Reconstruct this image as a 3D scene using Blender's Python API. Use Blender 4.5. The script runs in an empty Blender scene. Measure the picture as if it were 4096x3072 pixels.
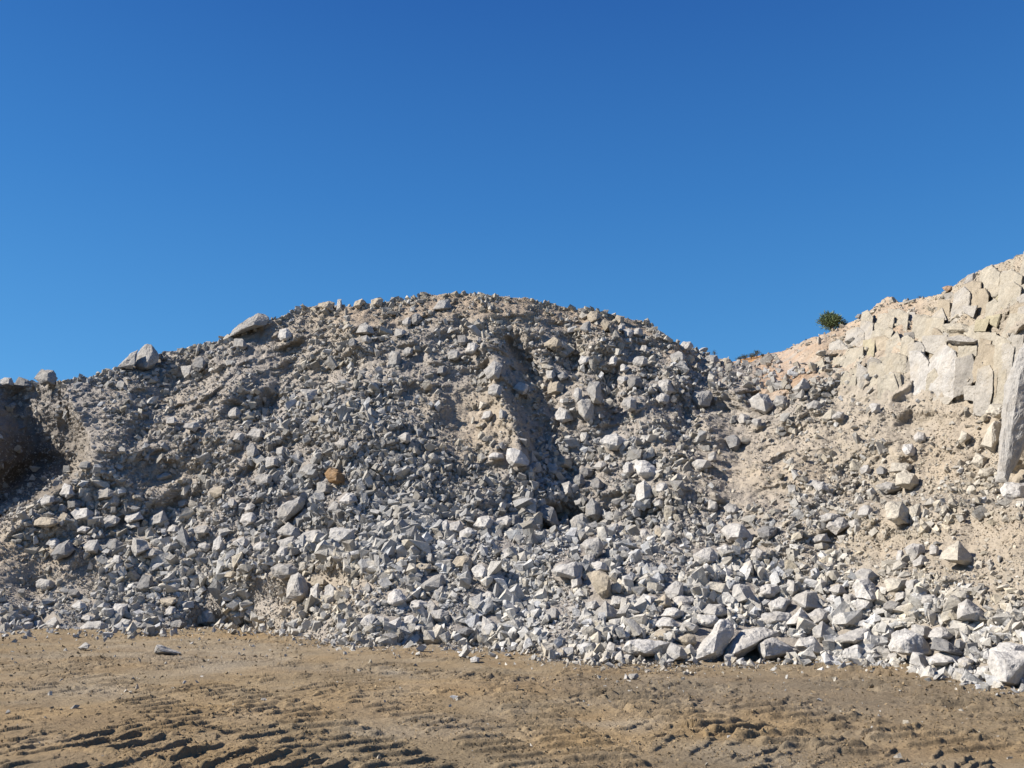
import bpy, bmesh, math, random
import numpy as np
from mathutils import Vector

C = bpy.context.scene.collection
SC = bpy.context.scene
rng = np.random.default_rng(7)
random.seed(7)

# ------------------------------------------------------------------ camera model (photo is 4096 x 3072)
MAX_CUT = 22
ALBEDO = 0.81
SUN_EL, SUN_BEHIND, SUN_E, EXPO = 39, 1, 5.0, 0.90
SKY_AIR, SKY_DUST, SKY_OZ, SKY_ALT, SKY_SAT, SKY_E, SKY_RAMP = 1.0, 0.0, 3.0, 1500, 1.3, 0.075, 0.55
F = 3547.0; TH = math.radians(12.2); CH = 1.7
def ray(px, py):
    a = (np.asarray(px, float) - 2048) / F; b = (1536 - np.asarray(py, float)) / F
    return a, math.cos(TH) - b * math.sin(TH), math.sin(TH) + b * math.cos(TH)
def at(px, py, Y):
    a, y, z = ray(px, py)
    return np.stack([a * Y / y, np.ones_like(a) * Y, CH + z * Y / y], -1)
def ground_Y(py):
    a, y, z = ray(0, py)
    return np.where(z < -0.004, -CH * y / np.minimum(z, -0.004), 400.0)

# ------------------------------------------------------------------ noise
def _h(ix, iy, iz, s):
    n = (ix.astype(np.int64) * 73856093) ^ (iy.astype(np.int64) * 19349663) ^ (iz.astype(np.int64) * 83492791) ^ (s * 2654435)
    n = (n ^ (n >> 13)) * 1274126177 & 0x7fffffff
    n = (n ^ (n >> 16)) * 668265263 & 0x7fffffff
    return ((n >> 7) & 0xffff) / 32767.5 - 1.0
def vnoise(p, s=0):
    i = np.floor(p); f = p - i; u = f * f * (3 - 2 * f); i = i.astype(np.int64)
    x, y, z = i[..., 0], i[..., 1], i[..., 2]; ux, uy, uz = u[..., 0], u[..., 1], u[..., 2]
    r = 0
    for dx in (0, 1):
        for dy in (0, 1):
            for dz in (0, 1):
                w = (ux if dx else 1 - ux) * (uy if dy else 1 - uy) * (uz if dz else 1 - uz)
                r = r + w * _h(x + dx, y + dy, z + dz, s)
    return r
def fbm(p, sc, o=3, s=0, g=0.5):
    r = 0; a = 1.0; q = p / sc
    for k in range(o):
        r = r + a * vnoise(q + 17.3 * k, s + k); q = q * 2.03; a *= g
    return r
def ridged(p, sc, o=3, s=0):
    r = 0; a = 1.0; q = p / sc
    for k in range(o):
        r = r + a * (1 - 2 * np.abs(vnoise(q + 9.1 * k, s + k))); q = q * 2.1; a *= 0.5
    return r
def sstep(a, b, x):
    t = np.clip((x - a) / (b - a), 0, 1); return t * t * (3 - 2 * t)

# ------------------------------------------------------------------ helpers
def obj(name, me, parent=None):
    o = bpy.data.objects.new(name, me); C.objects.link(o)
    if parent is not None: o.parent = parent
    return o
def mesh_np(name, v, tris, mat, col=None, smooth=False, quads=None):
    me = bpy.data.meshes.new(name)
    faces = quads if quads is not None else tris
    k = faces.shape[1]
    me.vertices.add(len(v)); me.vertices.foreach_set('co', np.ascontiguousarray(v, np.float32).ravel())
    me.loops.add(faces.size); me.loops.foreach_set('vertex_index', np.ascontiguousarray(faces, np.int32).ravel())
    me.polygons.add(len(faces)); me.polygons.foreach_set('loop_start', np.arange(0, faces.size, k, dtype=np.int32))
    me.polygons.foreach_set('use_smooth', np.full(len(faces), smooth, bool))
    me.update(calc_edges=True)
    if col is not None:
        at_ = me.attributes.new('tone', 'FLOAT_COLOR', 'POINT')
        c = np.ones((len(v), 4), np.float32); c[:, :3] = col * ALBEDO
        at_.data.foreach_set('color', c.ravel())
    me.materials.append(mat)
    return me
def tag(o, label=None, cat=None, group=None, kind=None):
    if label: o['label'] = label
    if cat: o['category'] = cat
    if group: o['group'] = group
    if kind: o['kind'] = kind
    return o
def empty(name, loc):
    o = bpy.data.objects.new(name, None); C.objects.link(o); o.location = loc; o.empty_display_size = 0.2
    return o

# ------------------------------------------------------------------ materials
def new_mat(name):
    m = bpy.data.materials.new(name); m.use_nodes = True
    nt = m.node_tree; b = nt.nodes['Principled BSDF']
    b.inputs['Roughness'].default_value = 0.95
    b.inputs['Specular IOR Level'].default_value = 0.12
    return m, nt, b
def N(nt, t, **kw):
    n = nt.nodes.new(t)
    for k, v in kw.items(): setattr(n, k, v)
    return n
def noise_node(nt, co, scale, detail=4, rough=0.6):
    n = N(nt, 'ShaderNodeTexNoise'); n.inputs['Scale'].default_value = scale
    n.inputs['Detail'].default_value = detail; n.inputs['Roughness'].default_value = rough
    nt.links.new(co, n.inputs['Vector']); return n.outputs['Fac']
def ramp(nt, fac, lo, hi, a, b):
    n = N(nt, 'ShaderNodeMapRange'); nt.links.new(fac, n.inputs['Value'])
    for k, v in (('From Min', lo), ('From Max', hi), ('To Min', a), ('To Max', b)): n.inputs[k].default_value = v
    return n.outputs['Result']
def mul(nt, c, f):
    n = N(nt, 'ShaderNodeVectorMath', operation='MULTIPLY'); nt.links.new(c, n.inputs[0])
    if isinstance(f, tuple): n.inputs[1].default_value = f
    else: nt.links.new(f, n.inputs[1])
    return n.outputs[0]
def mixc(nt, fac, a, b):
    n = N(nt, 'ShaderNodeMix', data_type='RGBA'); nt.links.new(fac, n.inputs[0])
    for s, k in ((a, 6), (b, 7)):
        if isinstance(s, tuple): n.inputs[k].default_value = (*s, 1)
        else: nt.links.new(s, n.inputs[k])
    return n.outputs[2]
def earth_material(name, s1, s2, amp, dust, bump_s, bump_d, dust_amt):
    dust = tuple(q * ALBEDO for q in dust)
    """tone attribute x multi-scale mottling, a little dust in patches, fine grain bump"""
    m, nt, b = new_mat(name)
    at_ = N(nt, 'ShaderNodeAttribute', attribute_name='tone')
    geo = N(nt, 'ShaderNodeNewGeometry'); co = geo.outputs['Position']
    c = at_.outputs['Color']
    c = mul(nt, c, ramp(nt, noise_node(nt, co, s1, 5), 0.3, 0.7, 1 - amp, 1 + amp))
    c = mul(nt, c, ramp(nt, noise_node(nt, co, s2, 3, 0.7), 0.25, 0.75, 1 - amp, 1 + amp))
    c = mixc(nt, ramp(nt, noise_node(nt, co, s1 * 0.37, 6, 0.65), 0.47, 0.68, 0.0, dust_amt), c, dust)
    nt.links.new(c, b.inputs['Base Color'])
    bp = N(nt, 'ShaderNodeBump'); bp.inputs['Strength'].default_value = 0.9; bp.inputs['Distance'].default_value = bump_d
    nt.links.new(noise_node(nt, co, bump_s, 6, 0.7), bp.inputs['Height'])
    nt.links.new(bp.outputs[0], b.inputs['Normal'])
    return m
M_ROCK = earth_material('granite', 6.0, 30.0, 0.20, (0.39, 0.345, 0.285), 9.0, 0.06, 0.38)
M_CLIFF = earth_material('bedrock', 2.6, 15.0, 0.20, (0.44, 0.375, 0.275), 6.0, 0.10, 0.45)
M_SOIL = earth_material('rubble_soil', 1.3, 16.0, 0.16, (0.37, 0.32, 0.262), 11.0, 0.10, 0.35)
M_MUD = earth_material('dried_mud', 0.9, 14.0, 0.20, (0.265, 0.185, 0.105), 22.0, 0.05, 0.45)
def leaf_material(name, a, b_):
    m, nt, b = new_mat(name)
    geo = N(nt, 'ShaderNodeNewGeometry')
    c = mixc(nt, ramp(nt, noise_node(nt, geo.outputs['Position'], 6.0, 3), 0.35, 0.65, 0, 1), a, b_)
    nt.links.new(c, b.inputs['Base Color']); b.inputs['Roughness'].default_value = 0.7
    return m
M_LEAF = leaf_material('shrub_leaves', (0.10, 0.135, 0.06), (0.16, 0.19, 0.095))
M_DRY = leaf_material('dry_leaves', (0.10, 0.10, 0.05), (0.06, 0.075, 0.035))
M_WOOD = leaf_material('bark', (0.10, 0.075, 0.05), (0.16, 0.12, 0.08))
def water_material():
    m, nt, b = new_mat('muddy_water')
    b.inputs['Base Color'].default_value = (0.20, 0.135, 0.07, 1); b.inputs['Roughness'].default_value = 0.06
    b.inputs['Specular IOR Level'].default_value = 0.5
    return m
M_WATER = water_material()

# ------------------------------------------------------------------ maps of the slope (rows every 100 px from 1200, columns every 128 px from 64)
DENS = """55555555555566666667777665533333
55555555555555555556777777643333
55555555556655555557777777722222
55555555556655544455666666543222
33445555666755324455666655544333
22244556778876312455555544442233
22345567888887422665544433333333
24456678899998644776544322443344
56777777999998766776653345565445
67888888899999988877765567664433
36678877899999988888888877653332
34556776667788888999998887654433
55667765566788999999999998866544
78888886666888888888778899987765
54444444444556654445566677788887""".split()
TINT = """44444444445556666666666665577766
33333344455554455555555555788765
22233333445433344444444446776555
22234333445333455443333334444444
22234444333335665333344444445665
33344444333334664333445555556776
33344444332334653223445555566765
33445543222233432233455666556766
34444432222223332233444554555555
54444322222222222233333445566777
76544333334322222222333445577777
66554444466533333333333344455666
44444444477533222333333333344566
33333334544332222233444333334444
66666666665555554455544443333333""".split()
def amap(rows):
    return np.array([[int(c) for c in r] for r in rows], float)
DENS, TINT = amap(DENS), amap(TINT)
def samp(M, px, py):
    x = np.clip((np.asarray(px, float) - 64) / 128, 0, M.shape[1] - 1.001); y = np.clip((np.asarray(py, float) - 1200) / 100, 0, M.shape[0] - 1.001)
    i = x.astype(int); j = y.astype(int); u = x - i; v = y - j
    return (M[j, i] * (1 - u) + M[j, i + 1] * u) * (1 - v) + (M[j + 1, i] * (1 - u) + M[j + 1, i + 1] * u) * v
TT = np.array([0, 2, 4, 6, 7.5, 9]); TC = np.array([[.33, .31, .293], [.352, .322, .293], [.38, .34, .293], [.41, .35, .275], [.44, .35, .25], [.45, .29, .16]])
def tint_col(t):
    return np.stack([np.interp(t, TT, TC[:, k]) for k in range(3)], -1)

# ------------------------------------------------------------------ slope surface
TOE = np.array([(-1500, 2530), (0, 2512), (400, 2512), (800, 2505), (1000, 2515), (1200, 2548), (1500, 2580), (2000, 2592), (2400, 2640), (2700, 2648), (3100, 2640), (3400, 2645), (3700, 2695), (4000, 2745), (4300, 2790), (5400, 2950)], float)
CREST = np.array([(-1500, 1420), (-700, 1420), (-320, 1455), (-120, 1500), (0, 1535), (130, 1535), (240, 1518), (400, 1500), (480, 1475), (600, 1440), (660, 1398), (690, 1402), (760, 1392), (830, 1378), (900, 1352), (960, 1325), (1030, 1300), (1090, 1276), (1200, 1240), (1270, 1222), (1350, 1228), (1400, 1228), (1450, 1215), (1560, 1204), (1640, 1190), (1700, 1180), (1800, 1178), (1860, 1178), (1950, 1184), (2060, 1186), (2150, 1203), (2270, 1230), (2400, 1246), (2450, 1268), (2530, 1280), (2600, 1295), (2650, 1335), (2700, 1366), (2740, 1380), (2800, 1406), (2850, 1418), (2930, 1442), (2965, 1458), (3000, 1446), (3060, 1426), (3100, 1412), (3200, 1372), (3230, 1355), (3290, 1338), (3330, 1322), (3390, 1298), (3450, 1265), (3500, 1225), (3545, 1188), (3570, 1186), (3600, 1212), (3650, 1200), (3750, 1178), (3800, 1158), (3860, 1112), (3930, 1078), (3980, 1058), (4040, 1035), (4096, 1012), (4500, 870), (5400, 650)], float)
COLS = {
 -1500: [(2350, 36), (2000, 38), (1330, 42)],
 -800: [(2350, 35), (2150, 37.5), (1900, 38.6), (1400, 41)],
 -250: [(2350, 33.6), (2150, 36.6), (2000, 38), (1800, 38.6), (1600, 39.2), (1480, 41)],
 -60: [(2350, 32.6), (2180, 36), (2080, 38.6), (2000, 39.4), (1800, 40), (1600, 40.6), (1510, 42)],
 150: [(2350, 32.6), (2180, 36.6), (2080, 40.6), (2000, 42.4), (1850, 44.2), (1650, 44.6), (1510, 45)],
 310: [(2350, 32.6), (2150, 35.6), (2000, 39.6), (1850, 43), (1650, 43.6), (1505, 44.2)],
 375: [(2350, 32.5), (2150, 34.4), (2000, 35.8), (1850, 37.0), (1650, 39.4), (1480, 42.4)],
 700: [(2350, 32.5), (2200, 34), (2100, 35.6), (1950, 37.2), (1700, 40.2), (1390, 45)],
 1100: [(2400, 29.2), (2250, 30.4), (2180, 32), (2000, 34.2), (1700, 38.2), (1265, 45)],
 1500: [(2400, 25), (2220, 27.3), (2150, 30), (1900, 33), (1600, 36.6), (1195, 43.5)],
 2000: [(2400, 24.3), (2210, 26.6), (2140, 29.6), (1900, 32.6), (1600, 36), (1180, 42)],
 2300: [(2400, 23), (2200, 25.8), (2130, 30), (2000, 32), (1800, 34.2), (1600, 36.4), (1230, 42)],
 2700: [(2450, 21.5), (2250, 24.5), (2130, 28), (1900, 31.2), (1600, 36), (1365, 41)],
 3000: [(2450, 21.5), (2250, 24.5), (2100, 27.5), (1900, 31), (1650, 36), (1530, 39), (1480, 44), (1446, 52)],
 3300: [(2450, 20.8), (2250, 23.5), (2050, 26), (1980, 28.6), (1800, 30.6), (1640, 33), (1500, 34.5), (1410, 36.5), (1330, 46)],
 3600: [(2450, 19), (2250, 21), (2050, 23), (1985, 26), (1800, 28), (1640, 29.5), (1500, 30.5), (1350, 32), (1260, 36), (1195, 42)],
 3850: [(2450, 17.5), (2250, 19), (2020, 20.5), (1985, 23.4), (1800, 25), (1640, 26.5), (1450, 27.5), (1250, 29), (1120, 33)],
 4096: [(2500, 16), (2250, 17.3), (2020, 18.5), (1985, 21), (1800, 22.2), (1600, 23.5), (1300, 25), (1010, 28)],
 4600: [(2500, 13), (2000, 15.5), (1500, 18), (900, 21)],
 5400: [(2500, 10.6), (1500, 14), (600, 17)],
}
BUMPS = [  # px, py, rx, ry, metres (negative = towards the viewer)
 (1975, 1420, 45, 110, -0.9, 35), (2020, 1600, 45, 150, -1.5, 14), (2130, 1500, 40, 190, 1.3, 32), (2190, 1740, 60, 90, 0.9, 20), (2330, 1600, 80, 80, -1.0), (2080, 1780, 35, 110, -0.9, 10), (1250, 1420, 40, 160, -0.8, -40), (1130, 1560, 45, 170, 0.9, -40), (900, 1600, 45, 150, -0.7, -40), (700, 1560, 45, 170, 0.8, -38), (2500, 1480, 45, 160, -0.7, 35), (2440, 1580, 45, 150, 0.8, 35), (2820, 1560, 40, 120, 0.6, 40), (2700, 1800, 45, 160, -0.6, 38), (2620, 1850, 40, 150, 0.7, 38),
 (1500, 1900, 380, 240, -0.8), (1850, 1690, 80, 170, 0.5), (2240, 2075, 150, 55, 1.8), 
 (800, 1480, 70, 60, 1.0), (560, 1740, 50, 120, 0.5, -35), (1340, 2320, 130, 60, 0.9), (1120, 2400, 120, 50, 0.7),
 (2660, 1540, 90, 90, -0.9), (2780, 1640, 60, 70, 0.7), (2560, 1760, 110, 140, -0.9), (2450, 1560, 40, 120, 0.9), (2700, 2000, 80, 120, -0.6), (2930, 1850, 90, 160, 0.6),
 (1300, 1330, 90, 70, 1.0), (1420, 1330, 60, 60, -0.9), (640, 1440, 60, 40, 0.9), (2160, 2390, 140, 60, 1.0), (2400, 1380, 60, 90, -0.6), (2290, 1440, 50, 120, 0.9),
 (3700, 1680, 120, 60, 0.6), (3930, 2130, 130, 90, 0.5), (3480, 2200, 120, 70, 0.3), (60, 2440, 90, 60, 0.9), (560, 2350, 90, 60, 0.7), (1700, 1330, 90, 80, -0.5),
 (780, 1700, 200, 50, -0.6), (1080, 1640, 60, 60, 0.8), (700, 1900, 160, 40, 0.5),
]
CHUTES = [(1850, 1680, 75, 170, 1), (1330, 1510, 60, 50, .8), (1480, 1470, 60, 40, .8), (2930, 1850, 70, 170, .9), (3050, 1980, 120, 60, .9), (3450, 2180, 170, 50, .9), (3620, 1700, 200, 55, 1), (3900, 2130, 150, 90, 1), (50, 2270, 150, 80, 1), (780, 1900, 120, 35, .8), (600, 1960, 120, 35, .8), (1000, 1810, 120, 40, .7), (1340, 2320, 110, 55, .9), (1050, 2400, 80, 60, .9), (620, 1560, 60, 60, .7), (1040, 1480, 60, 90, .7), (380, 1690, 50, 120, .7), (2480, 1700, 60, 60, .7), (3200, 1780, 180, 60, .7), (3990, 2350, 160, 60, .7), (1720, 1330, 70, 70, .6), (2620, 1660, 70, 40, .7), (3160, 1440, 150, 50, .9), (2030, 1420, 60, 60, .5), (120, 1850, 190, 130, .9), (1640, 1600, 60, 60, .5), (3640, 1420, 200, 120, .3)]
def blobs(L, px, py):
    r = 0
    for (a, b, rx, ry, w) in L: r = r + w * np.exp(-((px - a) / rx) ** 2 - ((py - b) / ry) ** 2)
    return r
def column_Y(cx, py):
    k = COLS[cx]; toe = float(np.interp(cx, TOE[:, 0], TOE[:, 1]))
    ks = sorted([(toe, float(ground_Y(toe)))] + list(k))
    xs = np.array([a for a, _ in ks]); ys = np.array([b for _, b in ks])
    y = np.interp(py, xs, ys)
    sl = (ys[1] - ys[0]) / (xs[1] - xs[0]); y = np.where(py < xs[0], ys[0] + sl * (py - xs[0]), y)
    sh = (ys[-1] - ys[-2]) / (xs[-1] - xs[-2]); y = np.where(py > xs[-1], ys[-1] + sh * (py - xs[-1]), y)
    return y
CX = np.array(sorted(COLS))
def base_Y(px, py):
    bnd = np.interp(py, [1480, 1600, 1750, 1850, 1950, 2050, 2130, 2200, 2350], [215, 255, 325, 345, 215, 95, 10, -60, -60])
    px = px + (345 - bnd) * (1 - sstep(250, 800, px)) * sstep(-500, -100, px)
    tab = np.stack([column_Y(c, py) for c in CX], 0)
    i = np.clip(np.searchsorted(CX, px, side='right') - 1, 0, len(CX) - 2)
    u = np.clip((px - CX[i]) / (CX[i + 1] - CX[i]), 0, 1); u = 0.5 * u + 0.5 * u * u * (3 - 2 * u)
    a = np.take_along_axis(tab, i[None], 0)[0]; b = np.take_along_axis(tab, (i + 1)[None], 0)[0]
    y = a * (1 - u) + b * u
    for (bx, by, rx, ry, d, *rot) in BUMPS:
        ca, sa = (math.cos(math.radians(rot[0])), math.sin(math.radians(rot[0]))) if rot else (1, 0); ex, ey = px - bx, py - by
        y = y + d * np.exp(-((ex * ca - ey * sa) / rx) ** 2 - ((ex * sa + ey * ca) / ry) ** 2)
    return y
_tx = np.arange(-1500, 5400, 22.0); _ty = np.interp(_tx, TOE[:, 0], TOE[:, 1]); _q = np.stack([_tx, _tx * 0, _tx * 0], -1)
TOE = np.stack([_tx, _ty + 11 * fbm(_q, 170, 3, 401) + 4], -1)
_cx = np.arange(-1500, 5400, 14.0); _cy = np.interp(_cx, CREST[:, 0], CREST[:, 1]); _q = np.stack([_cx, _cx * 0, _cx * 0], -1)
CREST = np.stack([_cx, _cy + (5 * fbm(_q, 90, 2, 411) + 4.5 * fbm(_q, 32, 2, 421)) * (1 - 0.6 * sstep(3050, 3200, _cx))], -1)
gx = np.concatenate([np.arange(-1450, -60, 25), np.arange(-60, 4160, 5), np.arange(4160, 5300, 25)]).astype(float)
NR = 350
gt = np.concatenate([[-0.06, -0.03], np.linspace(0, 1, NR)])
PX = np.repeat(gx[:, None], len(gt), 1)
toe = np.interp(gx, TOE[:, 0], TOE[:, 1])[:, None]; crest = np.interp(gx, CREST[:, 0], CREST[:, 1])[:, None]
PY = toe + (crest - toe) * np.clip(gt, 0, 1)[None]
YY = base_Y(PX, PY)
YY = YY + (ground_Y(toe) - YY[:, 2:3]) * np.exp(-np.clip(gt, 0, 1) / 0.07)[None]   # the heap's foot lies on the floor
kern = np.array([1, 4, 6, 4, 1]) / 16.0
for _ in range(3):   # soften the knots
    q = np.pad(YY, ((0, 0), (2, 2)), mode='edge'); YY = sum(kern[k] * q[:, k:k + YY.shape[1]] for k in range(5))
P = at(PX, PY, YY)
CLIFF = np.clip(sstep(3240, 3330, PX) * sstep(1250, 1330, PY + 0.28 * (PX - 3500)) * (1 - sstep(1600, 1650, PY)), 0, 1)
du = np.gradient(P, axis=0); dv = np.gradient(P, axis=1); NRM = np.cross(dv, du)
NRM /= np.linalg.norm(NRM, axis=-1, keepdims=True) + 1e-9
if NRM[500, 100, 1] > 0: NRM = -NRM
fade = (0.12 * sstep(0.0, 0.06, np.clip(gt, 0, 1)) + 0.88 * sstep(0.06, 0.42, np.clip(gt, 0, 1)))[None]
top = 1 - 0.5 * sstep(0.93, 1.0, gt)[None]
rough = fbm(P, 5.0, 2, 3) * 0.75 + ridged(P, 2.2, 3, 11) * 0.36 + fbm(P, 0.7, 3, 23) * 0.18 + ridged(P, 0.3, 2, 41) * 0.05
smooth_zone = (1 - 0.5 * sstep(5.2, 7, samp(TINT, PX, PY))) * (1 - 0.55 * np.clip(blobs(CHUTES, PX, PY), 0, 1))
D = rough * fade * top * smooth_zone
fine = fbm(P, 0.20, 2, 61) * 0.06
Yd = YY - 1.35 * (rough * fade * top * smooth_zone) + 0.40 * CLIFF
P = at(PX, PY, Yd) + NRM * (fine * fade)[..., None]
P[:, 0, 2] -= 0.8; P[:, 1, 2] -= 0.3
GRID_P, GRID_N = P, NRM
def slope_at(px, py):
    """point and normal of the finished slope where the photo's pixel looks at it"""
    px = np.asarray(px, float); py = np.asarray(py, float)
    t0 = np.interp(px, TOE[:, 0], TOE[:, 1]); c0 = np.interp(px, CREST[:, 0], CREST[:, 1])
    t = np.clip((t0 - py) / (t0 - c0), 0, 1) * (NR - 1) + 2
    i = np.clip(np.searchsorted(gx, px, side='right') - 1, 0, len(gx) - 2); u = ((px - gx[i]) / (gx[i + 1] - gx[i]))[..., None]
    j = np.clip(t.astype(int), 0, len(gt) - 2); v = (t - j)[..., None]
    def s(A): return (A[i, j] * (1 - u) + A[i + 1, j] * u) * (1 - v) + (A[i, j + 1] * (1 - u) + A[i + 1, j + 1] * u) * v
    return s(GRID_P), s(GRID_N)
# rows behind the crest, so the heap has a far side
back = []
cr = P[:, -1]
for k, (dy, dz) in enumerate(((0.5, -0.05), (1.2, -0.25), (2.5, -0.9), (5, -2.5), (10, -6.0), (18, -12.0))):
    q = cr.copy(); q[:, 1] += dy; q[:, 0] += dy * (gx - 2048) / F; q[:, 2] = np.maximum(q[:, 2] + dz + fbm(q, 1.5, 2, 5) * 0.12, -1.0)
    back.append(q[:, None])
ALL = np.concatenate([P] + back, 1)
nc, nr = ALL.shape[:2]
idx = np.arange(nc * nr).reshape(nc, nr)
Q = np.stack([idx[:-1, :-1], idx[1:, :-1], idx[1:, 1:], idx[:-1, 1:]], -1).reshape(-1, 4)
tint = np.concatenate([samp(TINT, PX, PY), np.repeat(samp(TINT, PX[:, -1:], PY[:, -1:]), 6, 1)], 1)
tint = tint + fbm(ALL, 2.6, 3, 77) * 0.9
col = tint_col(np.clip(tint, 0, 9))
hill_px = np.repeat(gx[:, None], nr, 1)
is_cliff = (hill_px > 3180) & (np.concatenate([PY, np.repeat(PY[:, -1:], 6, 1)], 1) < 1720)
orange = sstep(2985, 3060, hill_px) * (1 - sstep(3600, 3760, hill_px)) * sstep(0.80, 0.93, np.concatenate([np.repeat(np.clip(gt, 0, 1)[None], nc, 0), np.ones((nc, 6))], 1))
orange = (orange * (0.6 + 0.5 * fbm(ALL, 1.6, 3, 91)))[..., None]
col = col * (1 - np.clip(orange, 0, 1)) + np.array([.48, .31, .19]) * np.clip(orange, 0, 1)
hill_py = np.concatenate([PY, np.repeat(PY[:, -1:], 6, 1)], 1)
dusty = (np.clip(blobs(CHUTES, hill_px, hill_py) * (0.8 + 0.5 * fbm(ALL, 1.2, 3, 55)), 0, 1) * 0.75)[..., None]
col = col * (1 - dusty) + (col * 0.35 + np.array([.44, .39, .33]) * 0.7) * dusty
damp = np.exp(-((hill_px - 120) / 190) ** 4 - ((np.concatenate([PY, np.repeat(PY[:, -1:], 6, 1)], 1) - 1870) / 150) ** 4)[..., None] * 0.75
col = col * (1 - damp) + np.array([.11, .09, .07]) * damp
capm = (sstep(1150, 1500, hill_px) * (1 - sstep(2850, 2990, hill_px)) * np.concatenate([np.repeat(sstep(0.90, 0.97, np.clip(gt, 0, 1))[None], nc, 0), np.ones((nc, 6))], 1) * 0.8)[..., None]
col = col * (1 - capm) + np.array([.40, .315, .235]) * capm
cream = (sstep(3150, 3400, hill_px) * 0.5)[..., None]
col = col * (1 - cream) + np.array([.44, .385, .305]) * cream
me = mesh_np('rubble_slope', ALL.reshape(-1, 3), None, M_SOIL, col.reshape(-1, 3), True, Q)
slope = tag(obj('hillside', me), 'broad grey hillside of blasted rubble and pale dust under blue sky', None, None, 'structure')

# ------------------------------------------------------------------ quarry floor
def px_ground(px, py): return at(px, py, ground_Y(py))[..., :2]
TRACKS = [  # polyline in photo pixels, half width (m), lug pitch, height, skew
 ([(820, 2745), (1020, 2800), (1200, 2860), (1420, 2960), (1650, 3090)], 0.42, 0.40, 0.055, 0.12),
 ([(560, 2800), (820, 2880), (1080, 2950), (1350, 3060)], 0.36, 0.40, 0.045, 0.12),
 ([(1950, 2680), (2060, 2760), (2140, 2850), (2280, 2950), (2480, 3090)], 0.40, 0.38, 0.055, 0.1),
 ([(2470, 2775), (2650, 2840), (2850, 2890), (3080, 2930), (3330, 2985)], 0.46, 0.42, 0.085, -0.2),
 ([(3290, 2680), (3500, 2725), (3700, 2765), (3980, 2815)], 0.95, 0.50, 0.075, -0.43),
 ([(3050, 2830), (3330, 2880), (3560, 2920), (3830, 2975)], 0.55, 0.42, 0.060, -0.1),
 ([(1550, 2660), (1800, 2700), (2080, 2720)], 0.45, 0.55, 0.045, 0.2),
 ([(1560, 2830), (1760, 2890), (1940, 2960), (2150, 3080)], 0.34, 0.38, 0.04, 0.15),
 ([(380, 2960), (650, 3000), (1000, 3040), (1250, 3090)], 0.40, 0.42, 0.06, 0.1),
 ([(3900, 2830), (4100, 2880), (4300, 2930)], 0.45, 0.45, 0.04, 0.1),
 ([(1330, 2690), (1560, 2760), (1760, 2830), (1950, 2900)], 0.40, 0.42, 0.03, 0.2),
 ([(2700, 2980), (3050, 3010), (3400, 3060)], 0.45, 0.42, 0.03, 0.0),
 ([(0, 2660), (330, 2700), (640, 2760)], 0.45, 0.6, 0.035, 0.3),
]
def track_field(x, y):
    h = np.zeros_like(x); m = np.zeros_like(x)
    for poly, hw, pitch, ht, skew in TRACKS:
        w = np.array([px_ground(a, b) for a, b in poly]); s0 = 0
        best = np.full_like(x, 9e9); S = np.zeros_like(x); L = np.zeros_like(x)
        for (a, b) in zip(w[:-1], w[1:]):
            d = b - a; ln = np.hypot(*d); d = d / ln
            s = (x - a[0]) * d[0] + (y - a[1]) * d[1]; l = (x - a[0]) * -d[1] + (y - a[1]) * d[0]
            sc_ = np.clip(s, 0, ln); dist = np.hypot(s - sc_, l); ok = dist < best
            best = np.where(ok, dist, best); S = np.where(ok, s0 + s, S); L = np.where(ok, l, L); s0 += ln
        p3 = np.stack([x, y, np.zeros_like(x)], -1)
        ph = (S + skew * L + 0.045 * fbm(p3, 0.6, 2, 5)) / pitch
        lug = np.clip((0.20 - np.abs(ph - np.floor(ph) - 0.5)) * 16.0, 0, 1) * sstep(-0.85, -0.45, fbm(np.stack([S * 1.3, L * 0.7, ph * 0], -1), 0.30, 2, 71))
        patch = sstep(-0.95, -0.45, fbm(p3, 0.8, 2, 31))
        k = (1 - sstep(hw * 0.8, hw * 1.15, best)) * patch
        edge = np.exp(-((best - hw * 1.1) / (0.28 * hw)) ** 2) * 0.6 * sstep(-0.1, 0.4, fbm(p3, 0.45, 2, 47))
        h = h + ht * 0.95 * (k * (lug * (0.85 + 0.3 * fbm(p3, 0.12, 2, 8)) - 0.2) + 0.5 * edge * sstep(0.0, 0.35, fbm(p3, 0.22, 2, 81))); m = np.maximum(m, np.maximum(k, edge))
    return h, m
ORANGE = [(250, 2900, 420, 160, .7), (1150, 2830, 600, 90, .8), (1750, 2800, 300, 90, .6), (2050, 2745, 220, 35, 1.3), (2300, 2950, 300, 90, 1.0), (2850, 2890, 420, 50, 1.9), (3500, 3010, 400, 60, .9), (3600, 2700, 500, 40, .4), (900, 2545, 200, 20, .8), (1900, 2615, 500, 15, .6), (900, 3040, 400, 60, .7), (4050, 3040, 200, 50, .6)]
PALE = [(1000, 2650, 300, 60, .7), (300, 2760, 250, 30, .8), (1560, 2690, 60, 14, 1.0), (150, 2960, 200, 70, .5), (1700, 2900, 500, 120, .35), (2900, 2700, 300, 40, .25), (2500, 2880, 150, 40, .5), (3000, 3010, 400, 60, .4), (600, 2600, 300, 40, .5), (2350, 2620, 200, 25, 1.0), (1500, 2590, 400, 20, .6)]
ROUGH = [(2700, 2770, 450, 60, 1.0), (3500, 2900, 500, 80, 1.0), (2200, 2750, 350, 50, .8), (700, 3010, 350, 60, 1.0), (3900, 2800, 300, 80, .8), (2300, 3020, 350, 50, .6), (400, 2620, 400, 50, .7), (3600, 2670, 400, 30, .9), (1350, 2568, 330, 16, 1.6), (750, 2530, 300, 14, 1.4), (1000, 2860, 900, 120, .45), (1800, 2960, 500, 100, .4)]
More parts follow.
